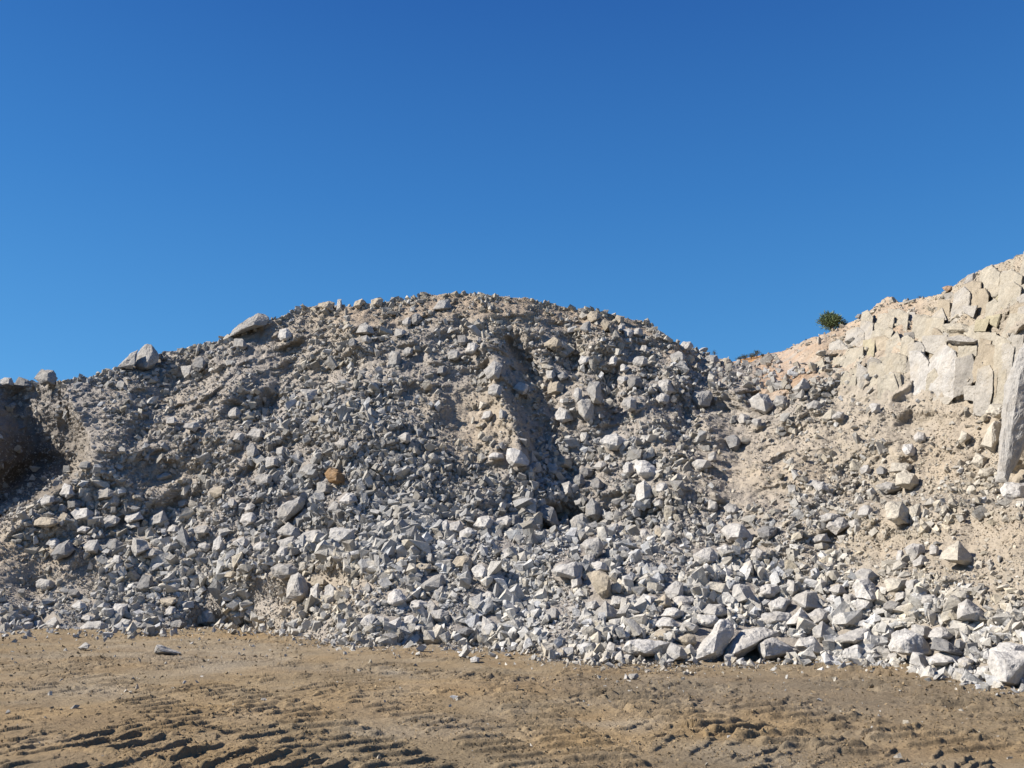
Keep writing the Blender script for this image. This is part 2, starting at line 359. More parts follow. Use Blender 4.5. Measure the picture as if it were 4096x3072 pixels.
def to_px(x, y):
    yc = y * math.cos(TH) - CH * math.sin(TH); zc = -y * math.sin(TH) - CH * math.cos(TH)
    return 2048 + F * x / np.maximum(yc, 0.5), 1536 - F * zc / np.maximum(yc, 0.5)
POOL = px_ground(690, 3085)
def floor_height(x, y):
    p3 = np.stack([x, y, np.zeros_like(x)], -1)
    px, py = to_px(x, y); near = sstep(45, 30, y) * sstep(2.0, 4.0, y)
    rg = 0.4 + 0.8 * np.clip(blobs(ROUGH, px, py), 0, 1.2)
    th, tm = track_field(x, y)
    h = fbm(p3, 3.5, 2, 2) * 0.05 + fbm(p3, 0.9, 3, 6) * 0.018
    uu = 0.62 * x + 0.78 * y; vv = 0.78 * x - 0.62 * y; wob = 0.06 * fbm(p3, 0.6, 2, 97)
    st = fbm(np.stack([uu / 0.42, (vv + wob) / 0.105, 0 * uu], -1), 1.0, 2, 29); zone = sstep(0.0, 0.4, fbm(p3, 1.3, 2, 87))
    c2 = fbm(p3, 0.11, 2, 19); cl = fbm(p3, 0.40, 3, 55)
    h = h + sstep(0.36, 0.52, st) * 0.030 * (0.08 + 0.92 * zone) * (1 + 0.5 * fbm(p3, 0.09, 2, 61)) + rg * (sstep(0.22, 0.42, c2) * 0.012 + sstep(0.50, 0.60, cl) * 0.030 + c2 * 0.004)
    gm_ = tm
    tm = np.maximum(tm, 0.6 * sstep(0.34, 0.50, st) * zone)
    h = (h * (1 - 0.55 * np.clip(gm_, 0, 1)) + th) * near
    dd = np.hypot((x - POOL[0]) / 0.62, (y - POOL[1]) / 0.42)
    return h - 0.10 * np.exp(-dd ** 2 * 0.8), tm
rows = np.concatenate([1 / np.linspace(1 / 5.6, 1 / 36.0, 850)])
cols = np.concatenate([np.arange(-1700, -80, 40), np.arange(-80, 4180, 4.5), np.arange(4180, 5800, 40)])
GYY = np.repeat(rows[None], len(cols), 0)
GXX = (cols[:, None] - 2048) / F * (GYY / 0.977 * 1.0)
gh, gm = floor_height(GXX, GYY)
toe_of = np.interp(to_px(GXX, GYY)[0], TOE[:, 0], TOE[:, 1])
GP = np.stack([GXX, GYY, gh], -1)
ox = np.abs(np.linspace(-1, 1, len(cols))) 
def ring(Yv, widen):
    q = np.zeros((len(cols), 3)); q[:, 0] = np.linspace(-1, 1, len(cols)) * widen; q[:, 1] = Yv; return q[:, None]
def side(first, w, pts):
    a = GP[:1] if first else GP[-1:]
    out = []
    for k in pts:
        q = a.copy(); q[..., 0] += k; q[..., 2] *= 0.3; out.append(q)
    return out[::-1] if first else out
GP = np.concatenate(side(True, 0, (-10, -60, -400)) + [GP] + side(False, 0, (10, 60, 400)), 0)
near1 = GP[:, :1].copy(); near1[..., 1] = 2.0; near1[..., 2] = 0
near2 = near1.copy(); near2[..., 1] = -60.0; near2[..., 0] *= 4
far1 = GP[:, -1:].copy(); far1[..., 1] = 60; far1[..., 2] = -0.2; far1[..., 0] *= 1.6
far2 = far1.copy(); far2[..., 1] = 900; far2[..., 0] *= 6; far2[..., 2] = -0.4
GP = np.concatenate([near2, near1, GP, far1, far2], 1)
gxp, gyp = to_px(GP[..., 0], GP[..., 1])
gm = np.pad(gm, ((3, 3), (2, 2)))
orr = np.clip(blobs(ORANGE, gxp, gyp) + 0.5 * fbm(GP, 1.2, 3, 121), 0, 1)[..., None] * 0.75
pal = np.clip(blobs(PALE, gxp, gyp) + 0.35 * fbm(GP, 0.8, 3, 131), 0, 1)[..., None] * 0.8
gbase = np.array([.278, .215, .134]) * np.ones(GP.shape)
gcol = gbase * (1 - orr) + np.array([.355, .245, .125]) * orr
drk = np.clip(blobs([(2750, 2765, 520, 60, 1.2), (3550, 2790, 650, 130, 1.0), (2900, 3040, 700, 40, .6), (3300, 3000, 300, 40, .5), (2200, 2730, 300, 40, .6), (350, 2640, 400, 40, .5)], gxp, gyp), 0, 1)[..., None] * 0.6
gcol = gcol * (1 - drk) + np.array([.178, .150, .115]) * drk
gcol = gcol * (1 - pal) + np.array([.34, .292, .222]) * pal
nc, nr = GP.shape[:2]; idx = np.arange(nc * nr).reshape(nc, nr)
Q = np.stack([idx[:-1, :-1], idx[1:, :-1], idx[1:, 1:], idx[:-1, 1:]], -1).reshape(-1, 4)
me = mesh_np('ground', GP.reshape(-1, 3), None, M_MUD, gcol.reshape(-1, 3), True, Q)
tag(obj('ground', me), 'brown dried mud floor with wheel tracks and clods', None, None, 'structure')
# puddle
a = np.linspace(0, 2 * math.pi, 49)[:-1]; rr = 1 + 0.18 * np.sin(3 * a + 1) + 0.1 * np.sin(5 * a)
wv = np.stack([POOL[0] + 0.62 * rr * np.cos(a), POOL[1] + 0.38 * rr * np.sin(a), np.full_like(a, -0.055)], -1)
me = bpy.data.meshes.new('puddle'); me.from_pydata([tuple(v) for v in wv], [], [list(range(48))]); me.materials.append(M_WATER)
tag(obj('puddle', me), 'small muddy puddle in the brown floor', None, None, 'structure')

# ------------------------------------------------------------------ rocks
def hull(pts):
    bm = bmesh.new()
    for p in pts: bm.verts.new(p)
    r = bmesh.ops.convex_hull(bm, input=bm.verts)
    bad = [g for g in r['geom_interior'] + r['geom_unused'] if isinstance(g, bmesh.types.BMVert)]
    bmesh.ops.delete(bm, geom=list(set(bad)), context='VERTS')
    bmesh.ops.triangulate(bm, faces=bm.faces[:])
    bmesh.ops.recalc_face_normals(bm, faces=bm.faces[:])
    bm.verts.index_update()
    v = np.array([tuple(q.co) for q in bm.verts]); f = np.array([[q.index for q in fc.verts] for fc in bm.faces])
    bm.free(); return v, f
def subdiv(v, f):
    e = np.concatenate([f[:, [0, 1]], f[:, [1, 2]], f[:, [2, 0]]]); es = np.sort(e, 1)
    u, inv = np.unique(es, axis=0, return_inverse=True); inv = inv.reshape(-1)
    mid = (v[u[:, 0]] + v[u[:, 1]]) / 2; n = len(v); k = len(f)
    a, b, c = inv[:k] + n, inv[k:2 * k] + n, inv[2 * k:] + n
    return np.concatenate([v, mid]), np.concatenate([np.stack([f[:, 0], a, c], 1), np.stack([f[:, 1], b, a], 1), np.stack([f[:, 2], c, b], 1), np.stack([a, b, c], 1)])
def relax(v, f, k):
    e = np.concatenate([f[:, [0, 1]], f[:, [1, 2]], f[:, [2, 0]]]); s = np.zeros_like(v); n = np.zeros(len(v))
    np.add.at(s, e[:, 0], v[e[:, 1]]); np.add.at(n, e[:, 0], 1)
    return v * (1 - k) + k * s / n[:, None]
def vnorm(v, f):
    fn = np.cross(v[f[:, 1]] - v[f[:, 0]], v[f[:, 2]] - v[f[:, 0]]); n = np.zeros_like(v)
    for k in range(3): np.add.at(n, f[:, k], fn)
    return n / (np.linalg.norm(n, axis=1, keepdims=True) + 1e-9)
def weather(v, f, s, levels, amt=1.0, soft=0.12):
    for _ in range(levels): v, f = subdiv(v, f)
    v = relax(v, f, soft)
    n = vnorm(v, f)
    s = min(s, 0.55)
    d = fbm(v, s * 0.5, 3, 3) * 0.055 * s + ridged(v, s * 0.24, 3, 9) * 0.024 * s
    return v + n * (d * amt)[:, None], f
TONES = {'w': ((.52, .50, .47), 'whitish'), 'p': ((.445, .425, .395), 'pale grey'), 'g': ((.36, .345, .322), 'mid grey'), 'd': ((.24, .235, .228), 'dark grey'), 'c': ((.50, .46, .385), 'cream'), 't': ((.41, .355, .275), 'tan'), 'b': ((.30, .19, .10), 'rusty brown'), 'y': ((.47, .43, .32), 'yellowish'), 'o': ((.48, .33, .22), 'orange')}  # the dark grey is set low mostly to paint in shade on rock faces
def rock_points(outline, inner, Yf, s, r, thick, lean):
    """outline, ridge and back points of one rock: Yf(px, py) is the depth of the surface it rests on"""
    o = np.array(outline, float); lo, hi = o.min(0), o.max(0); c = o.mean(0); H = hi[1] - lo[1]
    def P3(a, b, d): 
        Y = Yf(a, b) + d + lean * (hi[1] - b) * s / max(H, 1) - 0.3 * lean * s
        return at(a, b, Y)
    pts = [P3(a, b, r.uniform(-.10, .10) * s) for a, b in o]
    if not inner:
        w = hi[0] - lo[0]; rx = r.uniform(0.02, 0.30) * w
        inner = [(c[0] + rx, c[1] - 0.27 * H, r.uniform(.25, .5)), (c[0] + rx * r.uniform(.1, 1), c[1] + 0.2 * H, r.uniform(.4, .65))]
        if r.random() < 0.5: inner.append((c[0] - 0.2 * w, c[1] + r.uniform(-.1, .25) * H, r.uniform(.25, .45)))
    for (a, b, d) in inner: pts.append(P3(a, b, -d * s))
    for a, b in o:
        k = r.uniform(.55, .9); pts.append(P3(c[0] + (a - c[0]) * k, c[1] + (b - c[1]) * k, thick * s * r.uniform(.7, 1.2)))
    return pts
def box_outline(cx, cy, w, h, r):
    n = int(r.integers(5, 8)); a0 = r.uniform(0, 6.28); rot = r.uniform(-.7, .7)
    a = a0 + (np.arange(n) + r.uniform(-.34, .34, n)) * 2 * math.pi / n; k = r.uniform(.78, 1.12, n)
    q = np.stack([np.cos(a) * k, np.sin(a) * k], 1)
    q = q @ np.array([[1, .35 * rot], [-.35 * rot, 1]])
    lo, hi = q.min(0), q.max(0); q = (q - lo) / (hi - lo) - 0.5
    return [(cx + w * p[0], cy + h * p[1]) for p in q]

# tone, outline in photo pixels (or cx, cy, w, h), ridge points (px, py, depth), label, short reference
R_ = [
('g', [(537,1465),(542,1438),(552,1408),(579,1378),(604,1378),(616,1408),(639,1423),(629,1448),(602,1478),(562,1483)], [(610,1405,.35),(592,1445,.5),(588,1470,.4)], 'big pale two-faced block standing on the left crest against the sky', 'the big crest block'),
('g', [(470,1470),(522,1413),(552,1398),(540,1450),(527,1476)], None, 'sloping slab leaning behind the big pale block on the left crest', None),
('g', [(134,1513),(167,1478),(214,1483),(231,1513),(219,1538),(164,1533)], None, 'angular pale boulder topping the low crest at the far left', 'the far left crest boulder'),
('p', [(0,1520),(20,1508),(45,1513),(55,1533),(50,1543),(0,1540)], None, 'pale rounded crest boulder cut by the left picture edge', None),
('d', [(57,1538),(75,1505),(122,1523),(129,1548),(90,1552)], None, 'dark wedge rock on the crest between two pale boulders at far left', None),
('p', (276,1502,55,24), None, None, None),
('g', [(912,1350),(935,1314),(967,1294),(1000,1269),(1034,1254),(1059,1257),(1079,1274),(1064,1300),(995,1322),(945,1338)], [(1030,1268,.3),(1012,1300,.45),(965,1318,.4)], 'long pale slab jutting over the skyline left of the summit', 'the skyline slab'),
('g', (962,1378,55,50), None, None, None), ('p', (751,1488,60,58), None, None, None), ('d', (796,1460,60,57), None, None, None),
('g', (485,1540,42,40), None, None, None), ('p', (689,1684,50,36), None, None, None), ('p', (768,1709,66,42), None, None, None), ('p', (940,1652,55,50), None, None, None),
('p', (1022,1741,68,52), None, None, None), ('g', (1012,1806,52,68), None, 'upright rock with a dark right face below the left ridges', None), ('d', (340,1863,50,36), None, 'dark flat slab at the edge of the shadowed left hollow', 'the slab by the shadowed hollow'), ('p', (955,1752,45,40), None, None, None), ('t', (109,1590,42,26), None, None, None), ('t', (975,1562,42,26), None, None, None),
('w', (1139,1339,55,52), None, 'whitish block lying alone below the skyline left of the summit', 'the whitish block under the skyline'),
('g', [(1423,1331),(1438,1299),(1462,1289),(1490,1309),(1498,1334),(1478,1337)], None, 'grey hump-shaped boulder casting a dark shadow near the summit', 'the hump-shaped boulder'),
('p', (1628,1288,43,38), None, None, None), ('d', (1668,1277,45,48), None, None, None), ('g', (1728,1263,38,35), None, None, None), ('p', (1602,1332,48,36), None, None, None), ('g', (1465,1357,48,35), None, None, None),
('g', [(1731,1237),(1756,1204),(1796,1199),(1808,1229),(1776,1245)], None, 'large grey boulder half buried right at the summit', 'the summit boulder'),
('t', (1711,1192,42,28), None, None, None),
('t', [(1413,1226),(1423,1204),(1450,1192),(1458,1209),(1438,1232)], None, 'leaning tan block on the summit skyline right of the thin pinnacle', 'the leaning tan skyline block'),
('t', (1508,1210,50,35), None, None, None), ('t', (1305,1222,70,38), None, None, None),
('p', [(1347,1242),(1351,1199),(1358,1195),(1366,1197),(1369,1228),(1362,1246)], None, 'thin upright stone pinnacle sticking up from the skyline', 'the thin pinnacle'),
('d', (1853,1361,48,42), None, None, None), ('p', (1890,1393,55,45), None, None, None), ('g', (1818,1420,55,45), None, None, None), ('w', (1846,1483,38,32), None, None, None), ('d', (1766,1483,40,40), None, None, None), ('p', (1632,1406,45,38), None, None, None),
('g', (1578,1437,44,70), None, 'tall grey rock standing below the summit slope', 'the tall grey rock'), ('d', (1413,1371,38,38), None, None, None),
('p', [(1199,1557),(1224,1567),(1268,1557),(1270,1597),(1234,1612)], [(1226,1575,.5),(1232,1600,.4)], 'arrowhead-shaped boulder with white left and dark right face above the talus', 'the arrowhead boulder'),
('p', (1972,1478,78,74), None, 'pale block capping the steep central rock rib', 'the pale rib block'), ('g', (1982,1560,58,55), None, None, None), ('p', (1950,1662,50,40), None, None, None), ('g', (2012,1657,35,46), None, None, None),
('p', (1617,1751,50,45), None, None, None), ('t', (1263,1678,55,32), None, None, None), ('p', (1366,1775,50,40), None, None, None),
('w', [(2022,1818),(2030,1796),(2077,1796),(2100,1826),(2119,1846),(2114,1861),(2050,1868),(2030,1843)], [(2080,1812,.3),(2058,1850,.5)], 'big whitish block at the foot of the tan earth chute', 'the block below the earth chute'),
('w', (1987,1823,60,30), None, None, None), ('g', (1232,1882,78,60), None, 'broad grey boulder just left of the rusty brown one', None),
('b', [(1298,1894),(1318,1872),(1353,1882),(1380,1907),(1375,1929),(1343,1937),(1318,1929)], None, 'rusty brown boulder, the only one among the grey rocks', 'the rusty brown boulder'),
('p', (1090,1850,55,48), None, None, None), ('p', (1125,1806,42,40), None, None, None), ('g', (1194,1821,38,42), None, None, None), ('g', (1053,1921,68,50), None, None, None),
('g', [(1268,1974),(1268,1932),(1303,1924),(1331,1944),(1328,1972),(1303,1979)], None, 'square grey block touching the lower left of the rusty brown boulder', None),
('g', [(1109,2069),(1112,2034),(1149,2009),(1199,1986),(1219,1999),(1214,2034),(1169,2064),(1139,2086)], [(1135,2022,.4),(1150,2060,.5),(1190,2015,.45)], 'long grey boulder tilted up to the right, below the rusty one', 'the long tilted grey boulder'),
('w', [(1353,2006),(1383,1972),(1420,1974),(1430,2004),(1398,2021)], None, None, None), ('g', (1342,2031,58,46), None, None, None),
('w', [(1316,2150),(1323,2113),(1368,2111),(1420,2118),(1423,2155),(1398,2170),(1348,2175)], [(1340,2122,.3),(1400,2128,.4),(1370,2155,.45)], 'wide whitish slab with a flat top on the middle ledge', 'the wide whitish slab'),
('p', (1155,2124,90,68), None, None, None), ('p', (1246,2148,115,58), [(1262,2128,.3),(1258,2165,.5)], 'broad boulder, white left and dark right, beside the wide whitish slab', None), ('p', (1148,2173,85,58), None, None, None), ('w', (1130,2213,55,58), None, None, None), ('p', (1042,2190,62,44), None, None, None),
('g', [(1082,2274),(1114,2255),(1169,2258),(1199,2282),(1189,2304),(1129,2317),(1094,2304)], None, 'flat-topped grey boulder above the tallest white boulder', None),
('p', [(1142,2394),(1147,2342),(1164,2302),(1194,2290),(1219,2317),(1236,2352),(1231,2389),(1199,2404),(1164,2401)], [(1190,2310,.35),(1172,2355,.5),(1205,2380,.5)], 'large lumpy pale boulder beside two upright slabs in the lower bank', 'the large lumpy boulder'),
('p', [(1236,2411),(1241,2352),(1273,2335),(1277,2372),(1274,2409)], None, 'narrow upright slab right beside the large lumpy boulder', 'the narrow upright slab'),
('p', [(1293,2399),(1301,2347),(1318,2332),(1345,2352),(1343,2389),(1318,2404)], None, 'pointed upright block right of the narrow upright slab', None),
('t', (1278,2328,64,40), None, None, None),
('w', [(1440,2493),(1462,2466),(1497,2456),(1509,2481),(1497,2513),(1462,2518)], [(1460,2476,.4),(1498,2472,.4),(1480,2505,.5)], 'clean-cut white block with a flat front at the heap foot', 'the clean-cut white block'),
('p', (1530,2488,52,50), None, None, None),
('w', [(1542,2518),(1547,2496),(1582,2481),(1602,2469),(1606,2496),(1587,2518),(1552,2530)], None, 'curved white slab right of the clean-cut white block', None),
('w', [(1549,2409),(1554,2372),(1577,2354),(1607,2362),(1629,2399),(1597,2428),(1567,2426)], [(1580,2368,.35),(1576,2410,.5),(1608,2400,.45)], 'white cracked boulder high in the lower heap', 'the white cracked boulder'),
('p', (1675,2420,74,44), None, None, None),
('g', [(1679,2349),(1736,2302),(1766,2297),(1783,2332),(1751,2369),(1701,2369)], [(1700,2342,.45),(1760,2312,.4),(1755,2350,.45)], 'tilted grey block with a shaded flat front in the lower heap', 'the tilted shaded block'),
('p', (1756,2362,66,44), None, None, None), ('w', (1645,2481,62,50), None, None, None), ('w', (1660,2514,56,30), None, None, None), ('p', (1731,2430,48,60), None, None, None), ('g', (1760,2465,76,54), None, None, None), ('d', (1858,2528,74,46), None, None, None),
('p', [(1927,2523),(1930,2461),(1970,2486),(2002,2506),(2004,2533),(1935,2535)], None, 'steep pyramid-shaped rock at the toe of the central heap', 'the pyramid rock'),
('w', [(1890,2279),(1903,2262),(1925,2257),(1960,2292),(1967,2319),(1920,2327),(1900,2309)], None, 'white boulder with a smooth pale face in mid heap', 'the smooth white boulder'),
('t', (1848,2252,86,52), None, None, None), ('p', (1960,2390,74,50), None, None, None), ('w', (1873,2140,72,56), None, None, None),
('p', [(1893,2105),(1910,2069),(1955,2059),(1980,2083),(1965,2115),(1920,2125)], None, 'pale boulder on the ledge left of the deep dark pocket', 'the ledge boulder'),
('d', (2058,2086,46,62), None, None, None), ('p', (2015,2090,70,50), None, None, None), ('w', (1780,2105,56,50), None, None, None), ('p', (1825,2110,60,52), None, None, None), ('w', (2030,2218,60,50), None, None, None), ('t', (1612,2243,50,30), None, None, None), ('g', (1717,2235,40,52), None, None, None), ('t', (1700,2268,76,36), None, None, None), ('g', (1473,2352,36,46), None, None, None), ('p', (1585,2095,50,45), None, None, None),
('w', [(2537,1867),(2542,1842),(2582,1842),(2617,1865),(2637,1894),(2629,1914),(2587,1914),(2552,1901)], [(2570,1852,.3),(2560,1890,.5),(2605,1890,.45)], 'large bright white boulder sticking out of the dusty slope', 'the bright slope boulder'),
('w', (2515,1880,44,64), None, None, None),
('w', [(2540,1976),(2547,1939),(2577,1924),(2602,1944),(2609,1984),(2579,2016),(2552,2006)], [(2575,1938,.4),(2578,1990,.5)], 'upright boulder split into white left and dark right face', 'the split-face boulder'),
('w', (2648,1954,52,46), None, None, None), ('p', (2270,1955,48,62), None, None, None), ('d', (2318,1925,46,56), None, None, None), ('d', (2388,1940,52,60), None, None, None),
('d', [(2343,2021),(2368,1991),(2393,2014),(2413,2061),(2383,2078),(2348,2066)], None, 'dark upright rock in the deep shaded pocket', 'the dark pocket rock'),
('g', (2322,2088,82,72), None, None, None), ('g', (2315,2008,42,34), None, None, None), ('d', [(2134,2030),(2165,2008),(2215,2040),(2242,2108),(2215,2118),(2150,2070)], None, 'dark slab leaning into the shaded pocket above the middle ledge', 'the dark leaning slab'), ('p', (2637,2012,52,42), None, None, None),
('p', [(2323,2180),(2348,2153),(2393,2148),(2413,2173),(2410,2215),(2378,2240),(2343,2215)], [(2395,2165,.35),(2350,2185,.45),(2392,2215,.45)], 'rounded pale boulder below the shaded pocket', 'the rounded pale boulder'),
('w', [(2204,2284),(2234,2262),(2303,2248),(2327,2258),(2327,2304),(2293,2319),(2224,2304)], [(2292,2268,.4),(2296,2306,.45),(2230,2285,.4)], 'long white block with a grey end face in the central heap', 'the long white block'),
('t', [(2348,2294),(2378,2282),(2423,2290),(2433,2327),(2453,2379),(2418,2399),(2393,2374)], None, 'tall boulder with a tan weathered front in the central heap', 'the tan-fronted boulder'),
('w', (2402,2265,76,48), None, None, None), ('g', (2355,2240,44,56), None, None, None), ('p', (2308,2330,46,56), None, None, None), ('t', (2637,2133,40,46), None, None, None), ('p', (2580,2140,42,46), None, None, None), ('p', (2455,2115,62,45), None, None, None),
('p', [(2883,2120),(2915,2093),(2960,2093),(2990,2138),(3019,2150),(2970,2170),(2910,2160)], None, 'big grey-white boulder with a long right tail on the right ledge', 'the long-tailed boulder'),
('g', (2925,2038,62,46), None, None, None), ('p', (2850,2022,40,48), None, None, None), ('p', (2822,2226,108,72), None, 'large weathered boulder above a dark hollow in the right heap', 'the weathered boulder'), ('w', (2897,2200,66,44), None, None, None), ('p', (3030,2218,62,54), None, None, None),
('w', [(2922,2419),(2935,2342),(2960,2330),(2994,2347),(3029,2399),(3014,2419)], [(2958,2345,.4),(2985,2395,.5)], 'tall white boulder above the leaning slabs at lower right', 'the tall white boulder'),
('c', [(2820,2344),(2840,2327),(2885,2330),(2917,2367),(2915,2391),(2875,2379)], None, 'flat cream slab left of the tall white boulder', 'the flat cream slab'),
('w', (2695,2362,80,72), None, None, None), ('p', [(2800,2448),(2835,2417),(2885,2421),(2915,2453),(2890,2473),(2820,2468)], None, None, None), ('w', (2838,2482,92,46), None, None, None), ('w', (2690,2452,92,46), None, None, None), ('w', (2675,2492,120,42), None, 'long flat white slab left of the highest leaning slab', None), ('w', (2735,2402,94,46), None, None, None),
('g', [(2378,2458),(2423,2402),(2453,2427),(2492,2473),(2438,2486)], [(2425,2415,.3),(2428,2465,.5)], 'grey peaked boulder low in the heap right of centre', 'the grey peaked boulder'),
('g', (2214,2460,62,54), None, None, None), ('p', (2480,2405,76,50), None, None, None), ('g', (2527,2402,56,50), None, None, None), ('w', (2592,2405,72,60), None, None, None), ('p', (2370,2425,56,46), None, None, None), ('t', (2660,2405,60,50), None, None, None),
('w', [(2768,2642),(2791,2595),(2844,2526),(2884,2481),(2913,2477),(2933,2498),(2933,2534),(2905,2563),(2888,2616),(2831,2644)], [(2884,2490,.2),(2868,2536,.4),(2855,2612,.45),(2815,2600,.35)], 'tall leaning slab with white left face at the heap foot', 'the tall leaning slab'),
('p', [(2892,2630),(2925,2563),(2966,2518),(3047,2506),(3108,2530),(3112,2542),(3035,2577),(2941,2638),(2917,2638)], [(2975,2548,.3),(3035,2562,.4),(2940,2612,.45)], 'wide flat slab propped up with a dark gap beneath', 'the propped slab'),
('w', [(3029,2581),(3055,2553),(3092,2551),(3145,2589),(3198,2605),(3092,2638),(3047,2642)], [(3058,2570,.4),(3095,2572,.35),(3062,2625,.5)], 'white chunky block in front of the propped slab', 'the white chunky block'),
('w', [(2487,2597),(2522,2563),(2595,2559),(2681,2571),(2669,2605),(2664,2622),(2575,2628),(2502,2609)], [(2520,2572,.3),(2640,2580,.35),(2580,2612,.5)], 'very wide low white slab on the mud edge left of the leaning slab', 'the very wide white slab'),
('p', [(2671,2601),(2685,2575),(2725,2583),(2750,2618),(2746,2638),(2660,2650)], None, None, None), ('t', (2655,2535,76,46), None, None, None), ('t', (2742,2560,82,46), None, None, None), ('w', (2755,2597,40,46), None, None, None), ('w', (2503,2632,74,30), None, None, None), ('w', (2477,2605,32,44), None, None, None), ('p', (2445,2600,40,60), None, None, None),
('t', [(2231,2632),(2239,2599),(2251,2595),(2271,2632)], None, 'small tan cone-shaped stone standing on the mud at the heap toe', 'the tan cone stone'),
('w', (2138,2632,26,24), None, 'small white wedge stone on the mud left of the tan cone', None), ('w', (1900,2640,38,26), None, 'white stone leading a short line of stones on the mud', 'the line of mud stones'), ('w', (1990,2660,52,26), None, None, None), ('p', (1945,2657,30,20), None, None, None), ('w', (2015,2668,30,19), None, None, None), ('p', (2155,2666,46,22), None, None, None), ('p', (2195,2691,22,18), None, None, None), ('p', (2075,2656,24,15), None, None, None), ('t', (2165,2612,26,18), None, None, None),
('w', [(2494,2718),(2500,2696),(2504,2695),(2515,2714),(2512,2720)], None, 'tiny bright white pointed stone alone in the mud', None), ('g', (2532,2707,44,26), None, 'low dusty grey lump touching the bright pointed stone in the mud', None),
('p', [(309,2591),(342,2567),(362,2579),(354,2591),(321,2602)], None, 'pale oval stone lying out on the mud at left', 'the oval mud stone'),
('g', [(618,2612),(626,2579),(651,2583),(724,2614),(690,2620)], [(632,2592,.4),(650,2605,.4)], 'half-buried wedge with white left end on the mud', 'the half-buried wedge'),
('w', [(806,2492),(810,2445),(850,2439),(863,2461),(859,2489),(822,2500)], [(820,2455,.35),(850,2450,.3),(830,2485,.5)], 'squarish white block standing clear at the left toe', 'the squarish white block'),
('p', (114,2506,38,40), None, None, None),
('p', [(169,2514),(187,2485),(220,2465),(244,2498),(216,2522)], None, 'pale wedge boulder at the far left toe', 'the far left toe wedge'),
('p', [(305,2528),(350,2490),(403,2485),(431,2498),(433,2520),(358,2528)], None, 'long low boulder at the mud edge near the left toe', 'the long low boulder'),
('w', (315,2425,60,42), None, None, None), ('w', [(441,2483),(452,2441),(460,2416),(509,2420),(511,2449),(468,2487)], None, 'tall pale slab leaning above the left toe', 'the left leaning slab'), ('p', (505,2498,60,46), None, None, None), ('p', (684,2445,44,42), None, None, None), ('t', (675,2410,76,32), None, None, None), ('p', (352,2475,56,32), None, None, None), ('g', (545,2508,46,40), None, None, None), ('d', (712,2502,60,42), None, None, None), ('p', (848,2512,28,26), None, None, None),
('d', [(199,2220),(234,2178),(278,2158),(298,2198),(278,2225),(219,2240)], None, 'large dark boulder overhanging the tan bank at left', 'the large dark boulder'),
('w', (212,2175,56,44), None, None, None), ('d', (457,2184,72,52), None, None, None),
('p', [(527,2205),(530,2148),(592,2166),(594,2195),(542,2225)], [(545,2160,.3),(548,2212,.5)], 'sharp block with white left and dark right face in the left heap', 'the sharp left block'),
('p', (363,2187,70,56), None, None, None), ('g', (612,2213,96,42), None, None, None),
('p', [(592,2100),(602,2069),(651,2044),(671,2078),(646,2105)], [(650,2055,.35),(640,2090,.4)], 'big triangular pale slab on the left ledge', 'the triangular slab'),
('p', (537,2070,72,44), None, None, None), ('w', (527,2098,62,40), None, None, None), ('p', (445,2085,72,50), None, None, None), ('w', (330,2058,90,50), None, None, None),
('w', [(239,1976),(259,1934),(283,1944),(298,1979),(269,1993)], None, 'whitish boulder standing at the shadow edge on the left talus', 'the shadow edge boulder'),
('g', (427,1975,76,50), None, None, None), ('p', (450,2000,60,50), None, None, None), ('p', (190,1998,60,46), None, None, None), ('t', (188,2090,100,44), None, None, None), ('t', (258,2068,50,42), None, None, None), ('p', (250,2036,38,38), None, None, None), ('d', (297,2018,60,46), None, None, None),
('d', [(537,2364),(572,2297),(607,2302),(617,2337),(587,2369)], None, 'dark ragged boulder in the shaded dip of the left heap', 'the dark ragged boulder'),
('p', (180,2338,76,46), None, None, None), ('d', (298,2372,50,34), None, None, None), ('w', (465,2241,46,46), None, None, None), ('w', (995,2078,68,52), None, None, None), ('p', (806,2123,64,42), None, None, None), ('w', [(850,2210),(855,2163),(880,2143),(898,2178),(890,2210)], None, None, None), ('p', (815,2188,48,36), None, None, None), ('p', (965,2170,70,46), None, None, None), ('t', (920,2300,52,34), None, None, None), ('t', (868,1968,62,46), None, None, None), ('p', (930,2013,38,38), None, None, None), ('p', (1000,2030,46,34), None, None, None), ('p', (692,2118,56,38), None, None, None), ('w', (335,2120,56,30), None, None, None), ('p', (736,2012,52,32), None, None, None),
('p', [(2308,1609),(2328,1590),(2363,1597),(2378,1627),(2373,1674),(2343,1686),(2318,1654)], [(2326,1606,.35),(2336,1668,.45),(2362,1620,.4)], 'tall upright slab in front of the dark gully', 'the tall gully slab'),
('g', [(2343,1559),(2358,1528),(2398,1528),(2408,1597),(2403,1614),(2373,1614)], None, 'grey slab standing behind the tall gully slab', None),
('p', (2312,1578,36,60), None, None, None), ('w', [(2219,1659),(2239,1627),(2278,1642),(2293,1679),(2249,1689),(2224,1679)], None, 'white block left of the tall gully slab', None), ('p', (2216,1630,30,40), None, None, None), ('t', (2223,1552,64,50), None, None, None), ('p', (2083,1553,64,50), None, 'pale block lying in the dark gully shade', None), ('p', (2204,1503,40,46), None, None, None), ('d', (2250,1505,50,40), None, None, None),
('g', [(2766,1594),(2776,1562),(2840,1565),(2850,1582),(2840,1624),(2796,1634),(2776,1614)], [(2790,1580,.4),(2832,1580,.3),(2800,1620,.45)], 'big grey flat-topped boulder on the upper right slope', 'the flat-topped grey boulder'),
('p', [(2992,1599),(3035,1572),(3073,1577),(3094,1617),(3090,1642),(3060,1658),(3006,1629)], [(3038,1585,.3),(3055,1605,.45),(3062,1645,.4)], 'big angular boulder below the left end of the cliff', 'the angular boulder under the cliff'),
